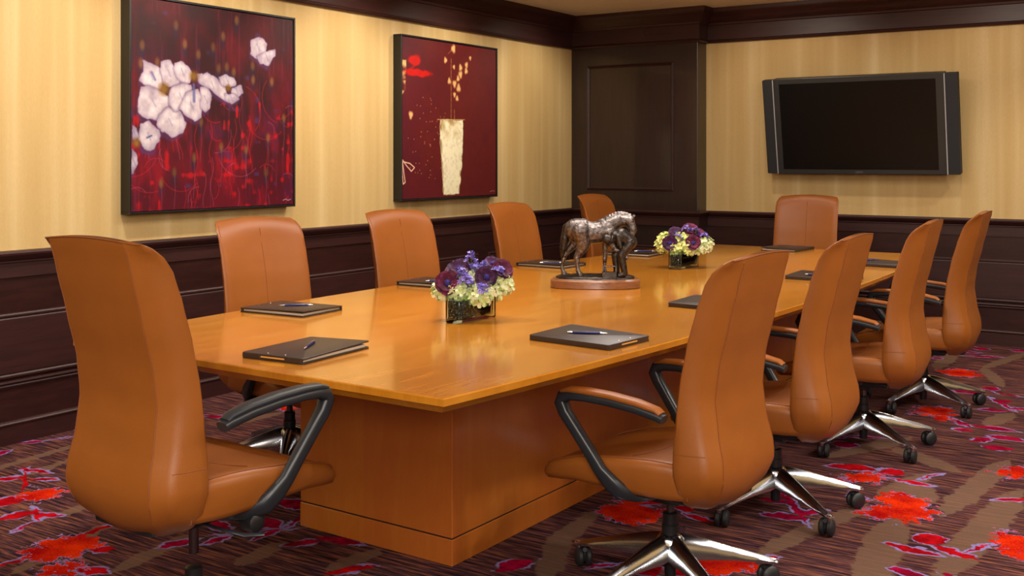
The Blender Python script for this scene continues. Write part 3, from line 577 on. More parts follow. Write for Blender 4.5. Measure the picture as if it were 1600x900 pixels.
def art_vase(nx, ny):
    S, T = grid(nx, ny); img = np.zeros((ny, nx, 3)); n1 = fbm(nx, ny, 4, 4, 101); n2 = fbm(nx, ny, 20, 20, 111); n3 = fbm(nx, ny, 60, 60, 121, 2)
    img[:] = np.array([92, 24, 24]); over(img, np.clip(.6 - S, 0, 1) * 1.1, np.array([84, 20, 38])); over(img, np.clip((n1 - .45) * 3, 0, 1) * .5, np.array([104, 28, 22])); over(img, np.clip((n1 - .2) * -4 + .5, 0, 1) * .5, np.array([62, 14, 28])); over(img, (n2 - .4) * .6, np.array([70, 18, 20]))
    wob = (n2 - .5) * .022; wob2 = (fbm(nx, ny, 20, 20, 131) - .5) * .02
    over(img, soften(inpoly(S + wob * 2, T + wob2, VASE2), 5) * .7, np.array([70, 40, 14]))
    m = soften(inpoly(S + wob, T + wob2, [(.495 + (x - .495) * .97, y) for x, y in VASE2]), 2); body = np.stack([226 + 20 * n1, 218 + 20 * n1, 178 + 26 * n1], -1); over(img, m, body)
    top = m * np.clip((T - .36) * 7, 0, 1); over(img, top * np.clip((n2 - .3) * 2.2, 0, .8), np.array([150, 118, 58])); edge = m * (1 - soften(inpoly(S, T, [(.495 + (x - .495) * .84, y) for x, y in VASE2]), 4)); over(img, edge * np.clip((n2 - .42) * 4, 0, 1) * .7, np.array([120, 88, 40]))
    over(img, stroke(S, T, [(.35, .5), (.64, .507)], .004) * .8, np.array([214, 186, 120]))
    for (x, y), rx, ry in (((.122, .864), .05, .028), ((.149, .784), .12, .02)):
        over(img, np.clip(1.4 - 1.0 * np.hypot((S - x + wob) / rx, (T - y + wob2) / ry), 0, .5) * 2, np.array([188, 18, 14]))
    over(img, stroke(S, T, [(.08, .80), (.16, .86)], .014) * .6, np.array([180, 22, 18]))
    over(img, soften(inpoly(S, T, [(0, .855), (.041, .858), (.038, .741), (0, .739)]), 1) * np.clip((n2 - .3) * 4, 0, 1), np.array([206, 176, 110])); over(img, soften(inpoly(S, T, [(0, .73), (.035, .735), (.032, .672), (0, .641)]), 1) * np.clip((n2 - .4) * 5, 0, 1), np.array([190, 156, 96]))
    for k, (x, y) in enumerate(BLOS):
        rr = (.022, .016, .012, .018, .017, .017, .02, .016, .012, .017, .02, .022, .014, .015, .02)[k]
        for q in range(3): over(img, np.clip(1.5 - np.hypot((S - x + .5 * rr * math.cos(q * 2.1 + k)) / (rr * .6), (T - y + .6 * rr * math.sin(q * 2.1 + k)) / (rr * .75)), 0, 1) * .9, np.array([226, 182, 112]))
    for x, y0, y1 in ((.494, .90, .505), (.529, .57, .50)):
        yy = y0
        while yy > y1: over(img, stroke(S, T, [(x, yy), (x, yy - .028)], .003) * .8, np.array([206, 150, 90])); yy -= .036
    over(img, stroke(S, T, [(.46, .93), (.5, .96), (.54, .955)], .003) * .5, np.array([206, 150, 90]))
    loop = [(.005, .231), (.019, .162), (.031, .103), (.012, .092), (.004, .162), (.005, .231), (.076, .219), (.121, .193), (.09, .17), (.04, .208), (.008, .24)]
    over(img, stroke(S, T, loop, .0055), np.array([232, 190, 160]))
    r = np.random.RandomState(9)
    for k in range(60): x, y = .05 + .4 * r.rand() ** .8, .1 + .55 * r.rand(); over(img, np.clip(1.5 - np.hypot(S - x, T - y) / .0035, 0, 1) * .7, np.array([214, 160, 120]))
    over(img, stroke(S, T, [(.93, .022), (.96, .028), (.985, .024)], .0025) * .7, np.array([190, 150, 140])); over(img, (n3 - .5) * .3, np.array([60, 16, 20])); return img
t = NT('oil_canvas'); a = t.node('ShaderNodeVertexColor', layer_name='paint'); o_ = t.obj(); t.set(Base_Color=a.outputs[0], Roughness=.5, Specular_IOR_Level=.3); t.bump(t.math('ADD', t.noise(o_, 500, 2), t.math('MULTIPLY', t.noise(o_, 60, 3), 2)), .15, .002); M['canvas'] = t.m
M['frame'] = plain('black_frame_lacquer', (.008, .008, .009), .35)
def painting(name, label, y0, y1, z0, z1, art, x=XL, t_=.075):
    th = thing(name, label, 'painting', (x, (y0 + y1) / 2, z0)); cy = (y0 + y1) / 2; fw = .012; H_ = z1 - z0
    for a_, b_, c_, d_ in ((y0, y1, 0, fw), (y0, y1, H_ - fw, H_), (y0, y0 + fw, fw, H_ - fw), (y1 - fw, y1, fw, H_ - fw)):
        MB().box(0.001, t_, a_ - cy, b_ - cy, c_, d_).build('frame_bar', 'frame', th, bevel=.0015, seg=1)
    MB().box(.001, .015, y0 - cy + fw, y1 - cy - fw, fw, H_ - fw).build('backing', 'frame', th)
    nx, ny = 380, 366; w0, w1, h0, h1 = y0 - cy + fw + .004, y1 - cy - fw - .004, fw + .004, H_ - fw - .004
    S, T = grid(nx, ny); xs = np.full(S.size, t_ - .008); v = np.stack([xs, (w0 + (w1 - w0) * S).ravel(), (h0 + (h1 - h0) * T).ravel()], -1)
    idx = np.arange(nx * ny).reshape(ny, nx); f = np.stack([idx[:-1, :-1], idx[:-1, 1:], idx[1:, 1:], idx[1:, :-1]], -1).reshape(-1, 4)
    nb = len(v); bv = [(.02, w0, h0), (.02, w1, h0), (.02, w1, h1), (.02, w0, h1)]
    me = bpy.data.meshes.new('canvas'); cor = [idx[0, 0], idx[0, -1], idx[-1, -1], idx[-1, 0]]
    sides = [list(idx[0, ::-1]) + [nb, nb + 1], list(idx[:, -1][::-1]) + [nb + 1, nb + 2], list(idx[-1]) + [nb + 2, nb + 3], list(idx[:, 0]) + [nb + 3, nb]]
    me.from_pydata(v.tolist() + bv, [], f.tolist() + [[int(q) for q in s_] for s_ in sides]); me.update()
    img = np.clip(art(nx, ny), 0, 255) / 255; lin = np.where(img <= .04045, img / 12.92, ((img + .055) / 1.055) ** 2.4)
    col = np.ones((nb + 4, 4), np.float32); col[:nb, :3] = lin.reshape(-1, 3); col[nb:, :3] = .02
    ca = me.color_attributes.new('paint', 'FLOAT_COLOR', 'POINT'); ca.data.foreach_set('color', col.ravel()); link('canvas', me, 'canvas', th); return th
painting('framed_painting', 'large square painting of white flowers on a dark red ground, black frame', 3.628, 4.848, 1.075, 2.245, art_flowers)
painting('framed_painting', 'square painting of a cream vase with blossoms on maroon, black frame', 5.886, 7.098, 1.07, 2.25, art_vase)

# ------------------------------------------------------------------ television
M['tv_body'] = plain('tv_grey_plastic', (.022, .025, .027), .42); M['tv_dark'] = plain('tv_speaker_cloth', (.016, .018, .022), .7, noise=.25, scale=500)
M['screen'] = plain('tv_screen_glass', (.004, .0042, .0045), .3, Specular_IOR_Level=.22); M['silver'] = plain('silver_trim', (.42, .43, .45), .3, 0); M['logo'] = plain('logo_grey', (.16, .16, .16), .4)
tv = thing('television', 'wide black flat television with side speakers tilted down on the wall', 'television', (-2.298, 8.405, 1.632)); tv.rotation_euler = (rad(10.5), 0, 0)
W2, W1, HH = .735, .645, .378
MB().box(-W1, W1, -.045, .045, -HH - .004, HH + .008).build('bezel', 'tv_body', tv, bevel=.006)
MB().box(-W1 + .048, W1 - .06, -.047, -.03, -HH + .036, HH - .035).build('screen', 'screen', tv, bevel=.001, seg=1)
for s_ in (-1, 1):
    a, b = sorted((s_ * (W1 + .002), s_ * W2)); MB().box(a, b, -.04, .035, -HH, HH).build('speaker', 'tv_dark', tv, bevel=.004)
    a, b = sorted((s_ * (W1 - .002), s_ * (W1 + .005))); MB().box(a, b, -.048, -.02, -HH, HH).build('trim_strip', 'silver', tv)
mb = MB(); mb.box(-.25, .25, .045, .065, -.2, .2); mb.box(-.18, -.12, .06, .12, -.15, .05); mb.box(.12, .18, .06, .12, -.15, .05); mb.build('wall_bracket', 'black', tv)
cu = bpy.data.curves.new('logo_text', 'FONT'); cu.body = 'SONY'; cu.size = .022; cu.align_x = 'CENTER'; cu.align_y = 'CENTER'; cu.extrude = .0006
tmp = bpy.data.objects.new('tmp_text', cu); C.objects.link(tmp); bpy.context.view_layer.update()
me = bpy.data.meshes.new_from_object(tmp.evaluated_get(bpy.context.evaluated_depsgraph_get())); bpy.data.objects.remove(tmp)
lg = link('logo', me, 'logo', tv, (.0, -.0458, -HH + .014)); lg.rotation_euler = (PI / 2, 0, 0)
if not me.materials: me.materials.append(M['logo'])

# ------------------------------------------------------------------ folders and pens
M['folder'] = leather('espresso_leather', srgb(52, 40, 34), .4); M['paper_pad'] = plain('cream_paper', srgb(206, 190, 168), .8, 0, .1, 400); M['tan_strip'] = plain('tan_card_strip', srgb(206, 150, 70), .5)
M['pen_blue'] = plain('navy_pen_barrel', srgb(22, 28, 92), .25); M['pen_silver'] = plain('pen_silver', (.7, .7, .7), .2, 1)
def rrect(w_, l_, r, z, n=4):
    out = []
    for cx, cy, a0 in ((w_ - r, l_ - r, 0), (-w_ + r, l_ - r, PI / 2), (-w_ + r, -l_ + r, PI), (w_ - r, -l_ + r, 1.5 * PI)):
        out += [(cx + r * math.cos(a0 + PI / 2 * k / n), cy + r * math.sin(a0 + PI / 2 * k / n), z) for k in range(n + 1)]
    return out
FW, FL = .125, .168
def folder():
    t = thing('leather_folder', 'x', 'folder'); slab = lambda z0, z1, e=0: MB().loft([rrect(FW - .001 - e, FL - .001 - e, .006, z0), rrect(FW - e, FL - e, .007, z0 + .001), rrect(FW - e, FL - e, .007, z1 - .001), rrect(FW - .0015 - e, FL - .0015 - e, .006, z1)])
    slab(0, .0055).build('cover', 'folder', t, smooth=40)
    mb = MB(); mb.box(-FW + .006, FW - .010, -FL + .012, FL - .012, .0056, .0135); mb.build('paper_pad', 'paper_pad', t)
    top = slab(.0136, .019); top.v = [(x, y, z + .004 * max(0, (x + .02) / FW) ** 2 * max(0, .4 + y / FL)) for x, y, z in top.v]; top.build('cover', 'folder', t, smooth=40)
    mb = MB(); mb.box(-FW - .001, -FW + .006, -FL + .004, FL - .004, .002, .017); mb.build('spine', 'folder', t, bevel=.002)
    for a, b in ((-FW + .002, -.050), (.050, FW - .008)): MB().box(a, b, -FL - .0005, -FL + .008, .003, .0165).build('flap', 'folder', t, bevel=.001, seg=1)
    MB().box(-.048, .048, -FL + .001, -FL + .004, .0075, .0125).build('card_strip', 'tan_strip', t)
    for x in (-.035, .035): MB().lathe([(.0032, .0188), (.0030, .0202), (.0012, .0208)], 10, (x, -FL + .022, 0)).build('rivet', 'pen_silver', t, smooth=50)
    return t
def pen():
    t = thing('ballpoint_pen', 'x', 'pen')
    MB().lathe([(.0040, -.045), (.0044, -.02), (.0044, .045), (.0040, .052)], 12, (0, 0, .0045), 'y').build('barrel', 'pen_blue', t, smooth=40)
    MB().lathe([(.0009, -.070), (.0022, -.064), (.0040, -.045)], 12, (0, 0, .0045), 'y').build('tip', 'pen_silver', t, smooth=40)
    mb = MB(); mb.lathe([(.0041, .052), (.0041, .062), (.0026, .063), (.0026, .070)], 12, (0, 0, .0045), 'y'); mb.box(-.0013, .0013, .018, .058, .0092, .0102); mb.box(-.0013, .0013, .054, .058, .006, .0102); mb.build('clip', 'pen_silver', t, smooth=40)
    return t
f0, p0 = folder(), pen(); index_kids()
FOLD = [ # x, y, facing deg, pen (x, y, direction deg from +x of its clip end) , where
 (-2.465, 2.555, 4, (-2.467, 2.568, 119), 'before the raised chair'),
 (-1.815, 3.265, 84, (-1.828, 3.276, 202), 'beside the nearest aisle-side chair'),
 (-1.775, 4.31, 86, (-1.80, 4.27, 100), 'before the second aisle-side chair'),
 (-1.715, 5.62, 88, (-1.73, 5.55, 168), 'seen between second and third aisle-side chairs'),
 (-1.66, 6.52, 84, (-1.72, 6.57, 237), 'before the farthest aisle-side chair'),
 (-3.195, 3.22, -86, (-3.187, 3.236, 40), 'before the first painting-side chair'),
 (-3.255, 4.30, -88, (-3.225, 4.275, 225), 'just behind the nearer flower vase'),
 (-3.275, 5.43, -92, (-3.242, 5.384, 212), 'just left of the bronze horse'),
 (-3.20, 6.36, -88, (-3.13, 6.385, 212), 'between bronze horse and far vase'),
 (-2.47, 7.265, 176, None, 'at the far end of the table'),
]
for i, (x, y, f, pn, where) in enumerate(FOLD):
    a = f0 if i == 0 else copy_tree(f0); a.location = (x, y, .7402); a.rotation_euler = (0, 0, rad(f)); tag(a, 'dark leather folder ' + where, 'folder', 'leather folders on the table')
    if pn:
        b = p0 if i == 0 else copy_tree(p0); b.location = (pn[0], pn[1], .7597); b.rotation_euler = (0, 0, rad(pn[2] - 90)); tag(b, 'blue and silver pen on the folder ' + where, 'pen', 'pens on the folders')
# ------------------------------------------------------------------ flower arrangements
t = NT('clear_vase_glass'); t.N.remove(t.b); tr = t.node('ShaderNodeBsdfTransparent'); tr.inputs[0].default_value = (.90, .95, .93, 1); gl = t.node('ShaderNodeBsdfGlossy'); gl.inputs['Roughness'].default_value = .04
fr = t.node('ShaderNodeFresnel'); fr.inputs[0].default_value = 1.22; mx = t.node('ShaderNodeMixShader'); t.L.new(fr.outputs[0], mx.inputs[0]); t.L.new(tr.outputs[0], mx.inputs[1]); t.L.new(gl.outputs[0], mx.inputs[2]); t.L.new(mx.outputs[0], t.N['Material Output'].inputs[0]); M['glass'] = t.m
t = NT('black_glass_beads'); n_ = t.noise(t.obj(), 130, 1); t.set(Base_Color=t.ramp(n_, [(.45, (.006, .007, .007)), (.62, (.02, .024, .022)), (.72, (.20, .21, .20))]), Roughness=.2, Specular_IOR_Level=.5); M['beads'] = t.m  # pale specks put into the colour imitate glints on the beads
def petal_mat(name, c1, c2, scale=60, rough=.6):
    t = NT(name); o = t.obj(); n = t.noise(o, scale, 3); c = t.mix(t.rng(n, .35, .65), c1, c2); t.set(Base_Color=c, Roughness=rough, Specular_IOR_Level=.3, Subsurface_Weight=.0, Sheen_Weight=.1); return t.m
M['hydrangea'] = petal_mat('pale_green_hydrangea', srgb(170, 190, 96), srgb(232, 238, 204), 45)
M['hydrangea_yellow'] = petal_mat('lime_hydrangea', srgb(172, 182, 78), srgb(230, 234, 160), 45)
M['anemone'] = petal_mat('plum_anemone', srgb(52, 2, 32), srgb(104, 6, 62), 30)
M['anemone_violet'] = petal_mat('violet_anemone', srgb(36, 3, 38), srgb(66, 8, 66), 30)
M['anemone_eye'] = petal_mat('anemone_eye', srgb(20, 14, 60), srgb(60, 46, 150), 120)
M['lavender'] = petal_mat('lavender_florets', srgb(104, 92, 190), srgb(168, 152, 232), 60)
M['stem'] = plain('green_stem', srgb(84, 108, 52), .6)
def floret(mb, c, n, size, rnd, petals=4, cup=.35):
    """a small flower of rounded petals facing n"""
    n = Vector(n).normalized(); u = n.orthogonal().normalized(); v = n.cross(u); a0 = rnd.random() * 6.28; c = Vector(c)
    for k in range(petals):
        a = a0 + 2 * PI * k / petals + rnd.uniform(-.15, .15); d = u * math.cos(a) + v * math.sin(a); s_ = n.cross(d); w_ = size * (.52 if petals < 6 else .36); lift = size * (cup + rnd.uniform(-.2, .2))
        p = [c, c + d * size * .4 + s_ * w_ * .75 + n * lift * .4, c + d * size * .85 + s_ * w_ * .7 + n * lift * .9, c + d * size * 1.05 + n * lift, c + d * size * .85 - s_ * w_ * .7 + n * lift * .9, c + d * size * .4 - s_ * w_ * .75 + n * lift * .4, c + d * size * .55 + n * lift * .15]
        o = len(mb.v); mb.v += [tuple(q) for q in p]; mb.f += [(o, o + 1, o + 6), (o + 1, o + 2, o + 6), (o + 2, o + 3, o + 6), (o + 3, o + 4, o + 6), (o + 4, o + 5, o + 6), (o + 5, o, o + 6)]
def hydrangea(parent, c, r, n, rnd, mat, size=.021):
    mb = MB(); c = Vector(c)
    for k in range(n):
        z = 1 - 1.75 * (k + .5) / n; a = k * 2.39996; q = math.sqrt(max(0, 1 - z * z)); d = Vector((q * math.cos(a), q * math.sin(a), z)); floret(mb, c + Vector((d.x * r[0], d.y * r[1], d.z * r[2])) * rnd.uniform(.86, 1.05), d + Vector((0, 0, .15)), size * rnd.uniform(.8, 1.15), rnd)
    return mb.build('hydrangea_head', mat, parent, smooth=80)
def anemone(parent, c, n, R, rnd, mat):
    n = Vector(n).normalized(); u = n.orthogonal().normalized(); v = n.cross(u); c = Vector(c); mb = MB()
    for ring, (m, sc, lift) in enumerate(((7, 1.0, .18), (6, .78, .42))):
        for k in range(m):
            a = 2 * PI * (k + .5 * ring) / m + rnd.uniform(-.12, .12); d = u * math.cos(a) + v * math.sin(a); s_ = n.cross(d); L = R * sc * rnd.uniform(.92, 1.06)
            rows = []
            for t_, w_, h_ in ((.1, .12, 0), (.4, .40, .10), (.7, .50, lift * .6), (.92, .42, lift), (1.04, .2, lift * .92)):
                rows.append([c + d * L * t_ + s_ * L * w_ * e + n * (L * h_ + L * .08 * abs(e) * (1 + .5 * math.sin(k * 3 + e * 4))) for e in (-1, -.5, 0, .5, 1)])
            mb.loft(rows, caps=False, close=False)
    f = mb.build('anemone', mat, parent, smooth=80)
    eye = MB()
    for k in range(26):
        z = k / 26; a = k * 2.4; rr = R * .26 * math.sqrt(z); p = c + u * rr * math.cos(a) + v * rr * math.sin(a) + n * R * (.10 + .14 * (1 - z)); eye.cap(c + n * R * .02, p, .0012, .0028 if z > .4 else .004, 5)
    eye.build('flower_eye', 'anemone_eye', f, smooth=60); return f
def spray(parent, c, tip, n, rnd, size=.013):
    c, tip = Vector(c), Vector(tip); mb = MB()
    for k in range(n):
        t_ = rnd.random() ** .7; p = c.lerp(tip, t_) + Vector((rnd.uniform(-1, 1), rnd.uniform(-1, 1), rnd.uniform(-.6, .8))) * .018 * (1.15 - .6 * t_); floret(mb, p, (p - c.lerp(tip, t_ * .6)) + Vector((0, 0, .01)), size * rnd.uniform(.7, 1.15) * (1.1 - .4 * t_), rnd, 6, .5)
    f = mb.build('lavender_spray', 'lavender', parent, smooth=80); MB().tube([c - Vector((0, 0, .05)), c, tip], .0016, 5).build('stem', 'stem', f); return f
def arrangement(loc, rz, label, spec, seed):
    t = thing('flower_vase', label, 'flowers', loc, rz, None); rnd = random.Random(seed); L, W, Hh = .125, .042, .108
    rings = [rrect(W - .004, L - .004, .022, .0005, 6), rrect(W, L, .026, .004, 6), rrect(W, L, .026, Hh - .002, 6), rrect(W - .001, L - .001, .025, Hh, 6), rrect(W - .004, L - .004, .022, Hh - .001, 6), rrect(W - .005, L - .005, .021, .016, 6), rrect(W - .010, L - .010, .016, .013, 6)]
    MB().loft(rings).build('glass_vase', 'glass', t, smooth=40)
    mb = MB(); pr = [(.0005, -.006), (.0052, -.003), (.006, 0), (.0052, .003), (.0005, .006)]
    mb.loft([rrect(W - .014, L - .014, .014, .018, 4), rrect(W - .013, L - .013, .014, .020, 4), rrect(W - .013, L - .013, .014, .082, 4), rrect(W - .02, L - .02, .01, .084, 4)])
    for k in range(420):    # beads pressed against the glass
        s_ = rnd.uniform(0, 1); per = rrect(W - .0125, L - .0125, .016, 0, 6); i = rnd.randrange(len(per)); q = Vector(per[i]).lerp(Vector(per[(i + 1) % len(per)]), s_)
        if rnd.random() < .72: q = Vector(((W - .0125) * rnd.choice((-1, 1)), rnd.uniform(-L + .03, L - .03), 0))
        rr = rnd.uniform(.7, 1.05); mb.lathe([(a * rr, b * rr) for a, b in pr], 7, (q.x, q.y, rnd.uniform(.022, .084)))
    tag(mb.build('black_beads', 'beads', t, smooth=60), kind='stuff')
    for s_ in spec:
        k = s_[0]
        if k == 'h': hydrangea(t, s_[1], s_[2], s_[3], rnd, s_[4])
        elif k == 'a': anemone(t, s_[1], s_[2], s_[3], rnd, s_[4])
        else: spray(t, s_[1], s_[2], s_[3], rnd)
    return t
def Q(lat, near, z): return (.837 * lat + .547 * near, .547 * lat - .837 * near, z)     # across the arrangement, towards the aisle end, height
CF = (.55, -.75, .35)
V1 = [('h', Q(-.10, .01, .118), (.050, .050, .038), 34, 'hydrangea'), ('h', Q(-.045, .035, .112), (.050, .050, .042), 38, 'hydrangea'), ('h', Q(.035, .05, .100), (.042, .05, .036), 34, 'hydrangea'), ('h', Q(.118, .0, .140), (.045, .045, .042), 34, 'hydrangea'), ('h', Q(.08, .03, .118), (.04, .04, .035), 26, 'hydrangea'), ('h', Q(0, -.03, .160), (.06, .08, .040), 50, 'hydrangea'),
      ('a', Q(-.088, .055, .150), CF, .048, 'anemone'), ('a', Q(-.045, .0, .198), (.35, -.6, .7), .046, 'anemone_violet'), ('a', Q(.062, .045, .172), CF, .042, 'anemone_violet'), ('a', Q(.122, .01, .196), (.75, -.3, .5), .042, 'anemone'), ('a', Q(.085, -.01, .216), (.4, -.4, .8), .038, 'anemone_violet'), ('a', Q(-.075, -.03, .190), (-.2, -.5, .8), .036, 'anemone'),
      ('s', Q(0, .0, .205), Q(.002, .0, .268), 16), ('s', Q(-.03, .05, .165), Q(-.035, .06, .20), 30), ('s', Q(-.012, .06, .148), Q(-.005, .065, .17), 26), ('s', Q(.045, .075, .115), Q(.045, .08, .145), 34), ('s', Q(.10, .04, .182), Q(.118, .045, .205), 24), ('s', Q(.045, .02, .195), Q(.05, .02, .225), 22), ('s', Q(.015, .02, .19), Q(.02, .02, .225), 22)]
V2 = [('h', Q(-.105, .01, .135), (.05, .05, .048), 44, 'hydrangea_yellow'), ('h', Q(-.05, .04, .118), (.05, .05, .042), 44, 'hydrangea_yellow'), ('h', Q(.01, .045, .118), (.05, .05, .042), 44, 'hydrangea_yellow'), ('h', Q(.065, .03, .122), (.05, .05, .042), 40, 'hydrangea'), ('h', Q(.115, .0, .138), (.05, .05, .045), 40, 'hydrangea'), ('h', Q(0, -.02, .165), (.06, .09, .045), 54, 'hydrangea_yellow'), ('h', Q(-.105, -.01, .165), (.04, .04, .035), 26, 'hydrangea_yellow'),
      ('a', Q(-.085, .07, .148), (.45, -.85, .2), .045, 'anemone_violet'), ('a', Q(.045, .08, .150), (.5, -.8, .3), .041, 'anemone'), ('a', Q(-.045, .01, .200), (.3, -.6, .7), .042, 'anemone_violet'), ('a', Q(.035, .0, .218), (.3, -.6, .7), .044, 'anemone'), ('a', Q(.085, .01, .196), (.5, -.4, .7), .040, 'anemone'),
      ('s', Q(-.04, .06, .165), Q(-.04, .06, .195), 30), ('s', Q(.01, .02, .215), Q(.01, .02, .24), 12), ('s', Q(.11, .03, .178), Q(.125, .03, .19), 22), ('s', Q(.065, .03, .205), Q(.07, .03, .23), 12)]
arrangement((-2.434, 3.430, .7402), rad(-1.4), 'nearer glass vase of plum anemones, lavender sprigs and pale green hydrangea', V1, 3)
arrangement((-2.565, 5.735, .7402), rad(-3), 'farther glass vase of dark anemones over yellow-green hydrangea', V2, 5)

# ------------------------------------------------------------------ bronze horse and farrier
t = NT('brown_bronze'); o_ = t.obj(); n_ = t.noise(o_, 60, 4, .6); n2_ = t.noise(o_, 14, 2)
t.set(Base_Color=t.mix(t.rng(n_, .3, .7), (.045, .037, .036), (.27, .235, .225)), Metallic=.85, Roughness=t.rng(n2_, .3, .7, .24, .42)); t.bump(n_, .9, .006); M['bronze'] = t.m
t = NT('dark_bronze'); o_ = t.obj(); n_ = t.noise(o_, 70, 4, .6); t.set(Base_Color=t.mix(t.rng(n_, .3, .7), (.018, .015, .014), (.085, .07, .06)), Metallic=.8, Roughness=.36); t.bump(n_, .5, .004); M['bronze_dark'] = t.m
M['walnut'] = wood('walnut_plinth', srgb(104, 62, 34), srgb(156, 102, 64), (3, 3, 14), .35, .3, 9)
M['engrave'] = plain('engraved_script', srgb(70, 34, 18), .7)
def fused(name, mb, mat, parent, voxel=.0034, smooth=6):
    me = mb.mesh('tmp'); ob = bpy.data.objects.new('tmp', me); C.objects.link(ob)
    m = ob.modifiers.new('r', 'REMESH'); m.mode = 'VOXEL'; m.voxel_size = voxel; s_ = ob.modifiers.new('s', 'SMOOTH'); s_.factor = .5; s_.iterations = smooth
    bpy.context.view_layer.update(); nm = bpy.data.meshes.new_from_object(ob.evaluated_get(bpy.context.evaluated_depsgraph_get())); bpy.data.objects.remove(ob)
    nm.name = name
    for p in nm.polygons: p.use_smooth = True
    nm.materials.clear(); return link(name, nm, mat, parent)
sc = thing('bronze_sculpture', 'bronze horse with a stooping farrier on an oval wooden plinth', 'sculpture', (-2.545, 4.640, .7402), rad(31))
def oval(a, b, z, n=40, p=2.6): return [(a * math.copysign(abs(math.cos(q)) ** (2 / p), math.cos(q)), b * math.copysign(abs(math.sin(q)) ** (2 / p), math.sin(q)), z) for q in [2 * PI * k / n for k in range(n)]]
MB().loft([oval(.216, .106, .0), oval(.220, .110, .003), oval(.220, .110, .036), oval(.216, .106, .040), oval(.213, .103, .041), oval(.208, .098, .046)]).build('plinth', 'walnut', sc, smooth=35)
rnd = random.Random(4); g = MB(); gr = []
for a, z in ((1, .045), (1.0, .052), (.93, .058), (.7, .060), (.35, .0605), (.02, .061)): gr.append([(x * (1 + .03 * math.sin(k * 1.7)), y * (1 + .03 * math.cos(k * 2.3)), z + (rnd.uniform(-.002, .003) if a < 1 else 0)) for k, (x, y, _) in enumerate(oval(.190 * a, .098 * a, 0))])
g.loft(gr); g.build('bronze_ground', 'bronze_dark', sc, smooth=60)
h = MB(); cp = h.cap
cp((-.098, 0, .282), (-.068, 0, .284), .056, .057); cp((-.07, 0, .280), (-.01, 0, .266), .054, .056); cp((-.01, 0, .266), (.055, 0, .276), .056, .057); cp((.05, 0, .285), (.072, 0, .268), .054, .046); cp((.035, 0, .310), (.075, 0, .318), .030, .034)
cp((.07, 0, .305), (.120, -.008, .328), .046, .034); cp((.12, -.008, .330), (.165, -.02, .326), .033, .027); cp((.165, -.02, .324), (.182, -.028, .285), .026, .021); cp((.182, -.028, .285), (.172, -.034, .252), .020, .014); cp((.172, -.034, .252), (.168, -.036, .246), .014, .012)
cp((.178, -.012, .342), (.190, -.012, .358), .007, .003); cp((.180, -.036, .342), (.194, -.038, .356), .007, .003)
for k in range(9): q = k / 8; cp((.055 + .115 * q, .004 - .022 * q, .345 + .022 * math.sin(q * 2.6)), (.060 + .115 * q, -.022 - .02 * q, .318 + .018 * math.sin(q * 2.6)), .008, .006)   # mane
for y, dx in ((-.032, 0), (.030, -.072)):       # hind legs
    if dx == 0: P_ = [((-.075, y, .275), .048), ((-.058, y, .215), .035), ((-.082, y, .165), .019), ((-.092, y, .150), .017), ((-.088, y, .105), .0105), ((-.086, y, .085), .0125), ((-.078, y, .070), .011)]
    else: P_ = [((-.095, y, .270), .040), ((-.100, y, .215), .028), ((-.140, y, .170), .016), ((-.150, y, .155), .014), ((-.162, y, .108), .009), ((-.163, y, .088), .011), ((-.156, y, .070), .010)]
    for (a, ra), (b, rb) in zip(P_, P_[1:]): cp(a, b, ra, rb)
    e = P_[-1][0]; h.lathe([(.016, .056), (.0155, .060), (.012, .074)], 12, (e[0] + .003, e[1], 0))
P_ = [((.055, .028, .275), .034), ((.050, .028, .205), .017), ((.049, .028, .150), .012), ((.048, .028, .138), .013), ((.047, .028, .095), .008), ((.047, .028, .082), .010), ((.051, .028, .070), .009)]
for (a, ra), (b, rb) in zip(P_, P_[1:]): cp(a, b, ra, rb)
h.lathe([(.015, .056), (.0145, .060), (.011, .074)], 12, (.054, .028, 0))
P_ = [((.065, -.028, .270), .034), ((.085, -.035, .205), .019), ((.098, -.045, .188), .014), ((.135, -.055, .175), .010), ((.148, -.056, .165), .011), ((.150, -.056, .150), .012)]   # lifted foreleg, held by the man
for (a, ra), (b, rb) in zip(P_, P_[1:]): cp(a, b, ra, rb)
fused('horse', h, 'bronze', sc)
h = MB(); cp = h.cap
P_ = [((-.118, 0, .318), .014), ((-.140, 0, .295), .020), ((-.150, .002, .240), .022), ((-.158, .004, .190), .018), ((-.163, .006, .150), .009)]
for (a, ra), (b, rb) in zip(P_, P_[1:]): cp(a, b, ra, rb)
fused('tail', h, 'bronze_dark', sc)
h = MB(); cp = h.cap          # the man: bent double, back to the horse's head, holding the hoof
Y_ = -.050
cp((.166, Y_, .226), (.126, Y_ - .005, .256), .036, .040); cp((.126, Y_ - .005, .256), (.098, Y_ - .006, .252), .038, .032); cp((.100, Y_ - .006, .250), (.082, Y_ - .008, .240), .014, .014)
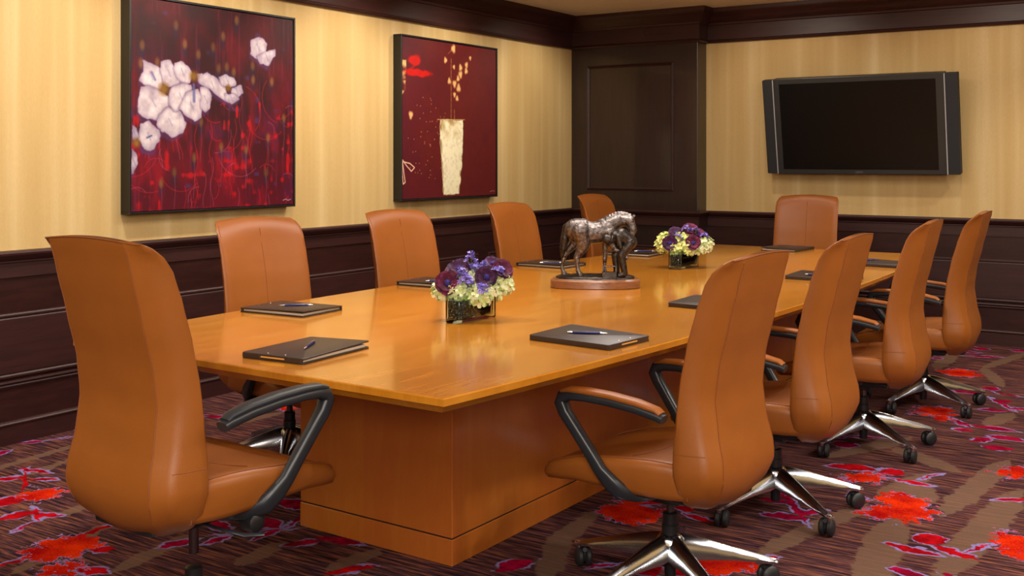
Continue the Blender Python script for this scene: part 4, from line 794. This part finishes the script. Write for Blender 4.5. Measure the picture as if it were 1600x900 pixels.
cp((.075, Y_ - .010, .236), (.070, Y_ - .010, .228), .018, .015)           # head
for s_, (hp, kn, an, toe) in ((-1, ((.168, Y_ - .018, .222), (.122, Y_ - .022, .165), (.140, Y_ - .022, .075), (.112, Y_ - .026, .066))), (1, ((.166, Y_ + .018, .222), (.096, Y_ + .02, .160), (.104, Y_ + .02, .078), (.080, Y_ + .018, .066)))):
    cp(hp, kn, .027, .021); cp(kn, an, .020, .016); cp(an, toe, .014, .010)
cp((.106, Y_ - .034, .252), (.118, Y_ - .040, .205), .014, .011); cp((.118, Y_ - .040, .205), (.140, Y_ + .002, .168), .010, .008)
cp((.104, Y_ + .026, .250), (.116, Y_ + .030, .205), .014, .011); cp((.116, Y_ + .030, .205), (.140, Y_ + .010, .168), .010, .008)
man = fused('farrier_figure', h, 'bronze_dark', sc, .003, 4)
hat = MB().lathe([(.001, .036), (.014, .035), (.022, .026), (.024, .005), (.034, .002), (.036, -.002), (.032, -.004), (.002, -.004)], 18).build('hat', 'bronze_dark', man, smooth=50, loc=(.066, Y_ - .010, .236)); hat.rotation_euler = (.25, -1.2, 0)
tb = MB(); tb.box(.030, .100, -.094, -.066, .050, .084); tbx = tb.build('toolbox', 'bronze_dark', sc, bevel=.002)
hd = MB(); hd.tube([(.034, -.080, .08), (.034, -.080, .106), (.038, -.080, .110), (.092, -.080, .110), (.096, -.080, .106), (.096, -.080, .08)], .0035, 6); hd.build('toolbox_handle', 'bronze', tbx, smooth=50)
# cut script on the plinth's front: illegible flourishes
for (x0, x1, z, a) in ((-.02, .008, .026, .0030), (.014, .068, .026, .0036), (.016, .040, .014, .0026)):
    n_ = int((x1 - x0) / .0022); q = [(x0 + (x1 - x0) * k / n_, z + a * math.sin(k * 1.9) + a * .5 * math.sin(k * .7)) for k in range(n_ + 1)]
    MB().tube([(x, -.110 * (1 - abs(x / .22) ** 2.6) ** (1 / 2.6) - .0002, zz_) for x, zz_ in q], .0007, 4).build('engraved_script', 'engrave', sc)
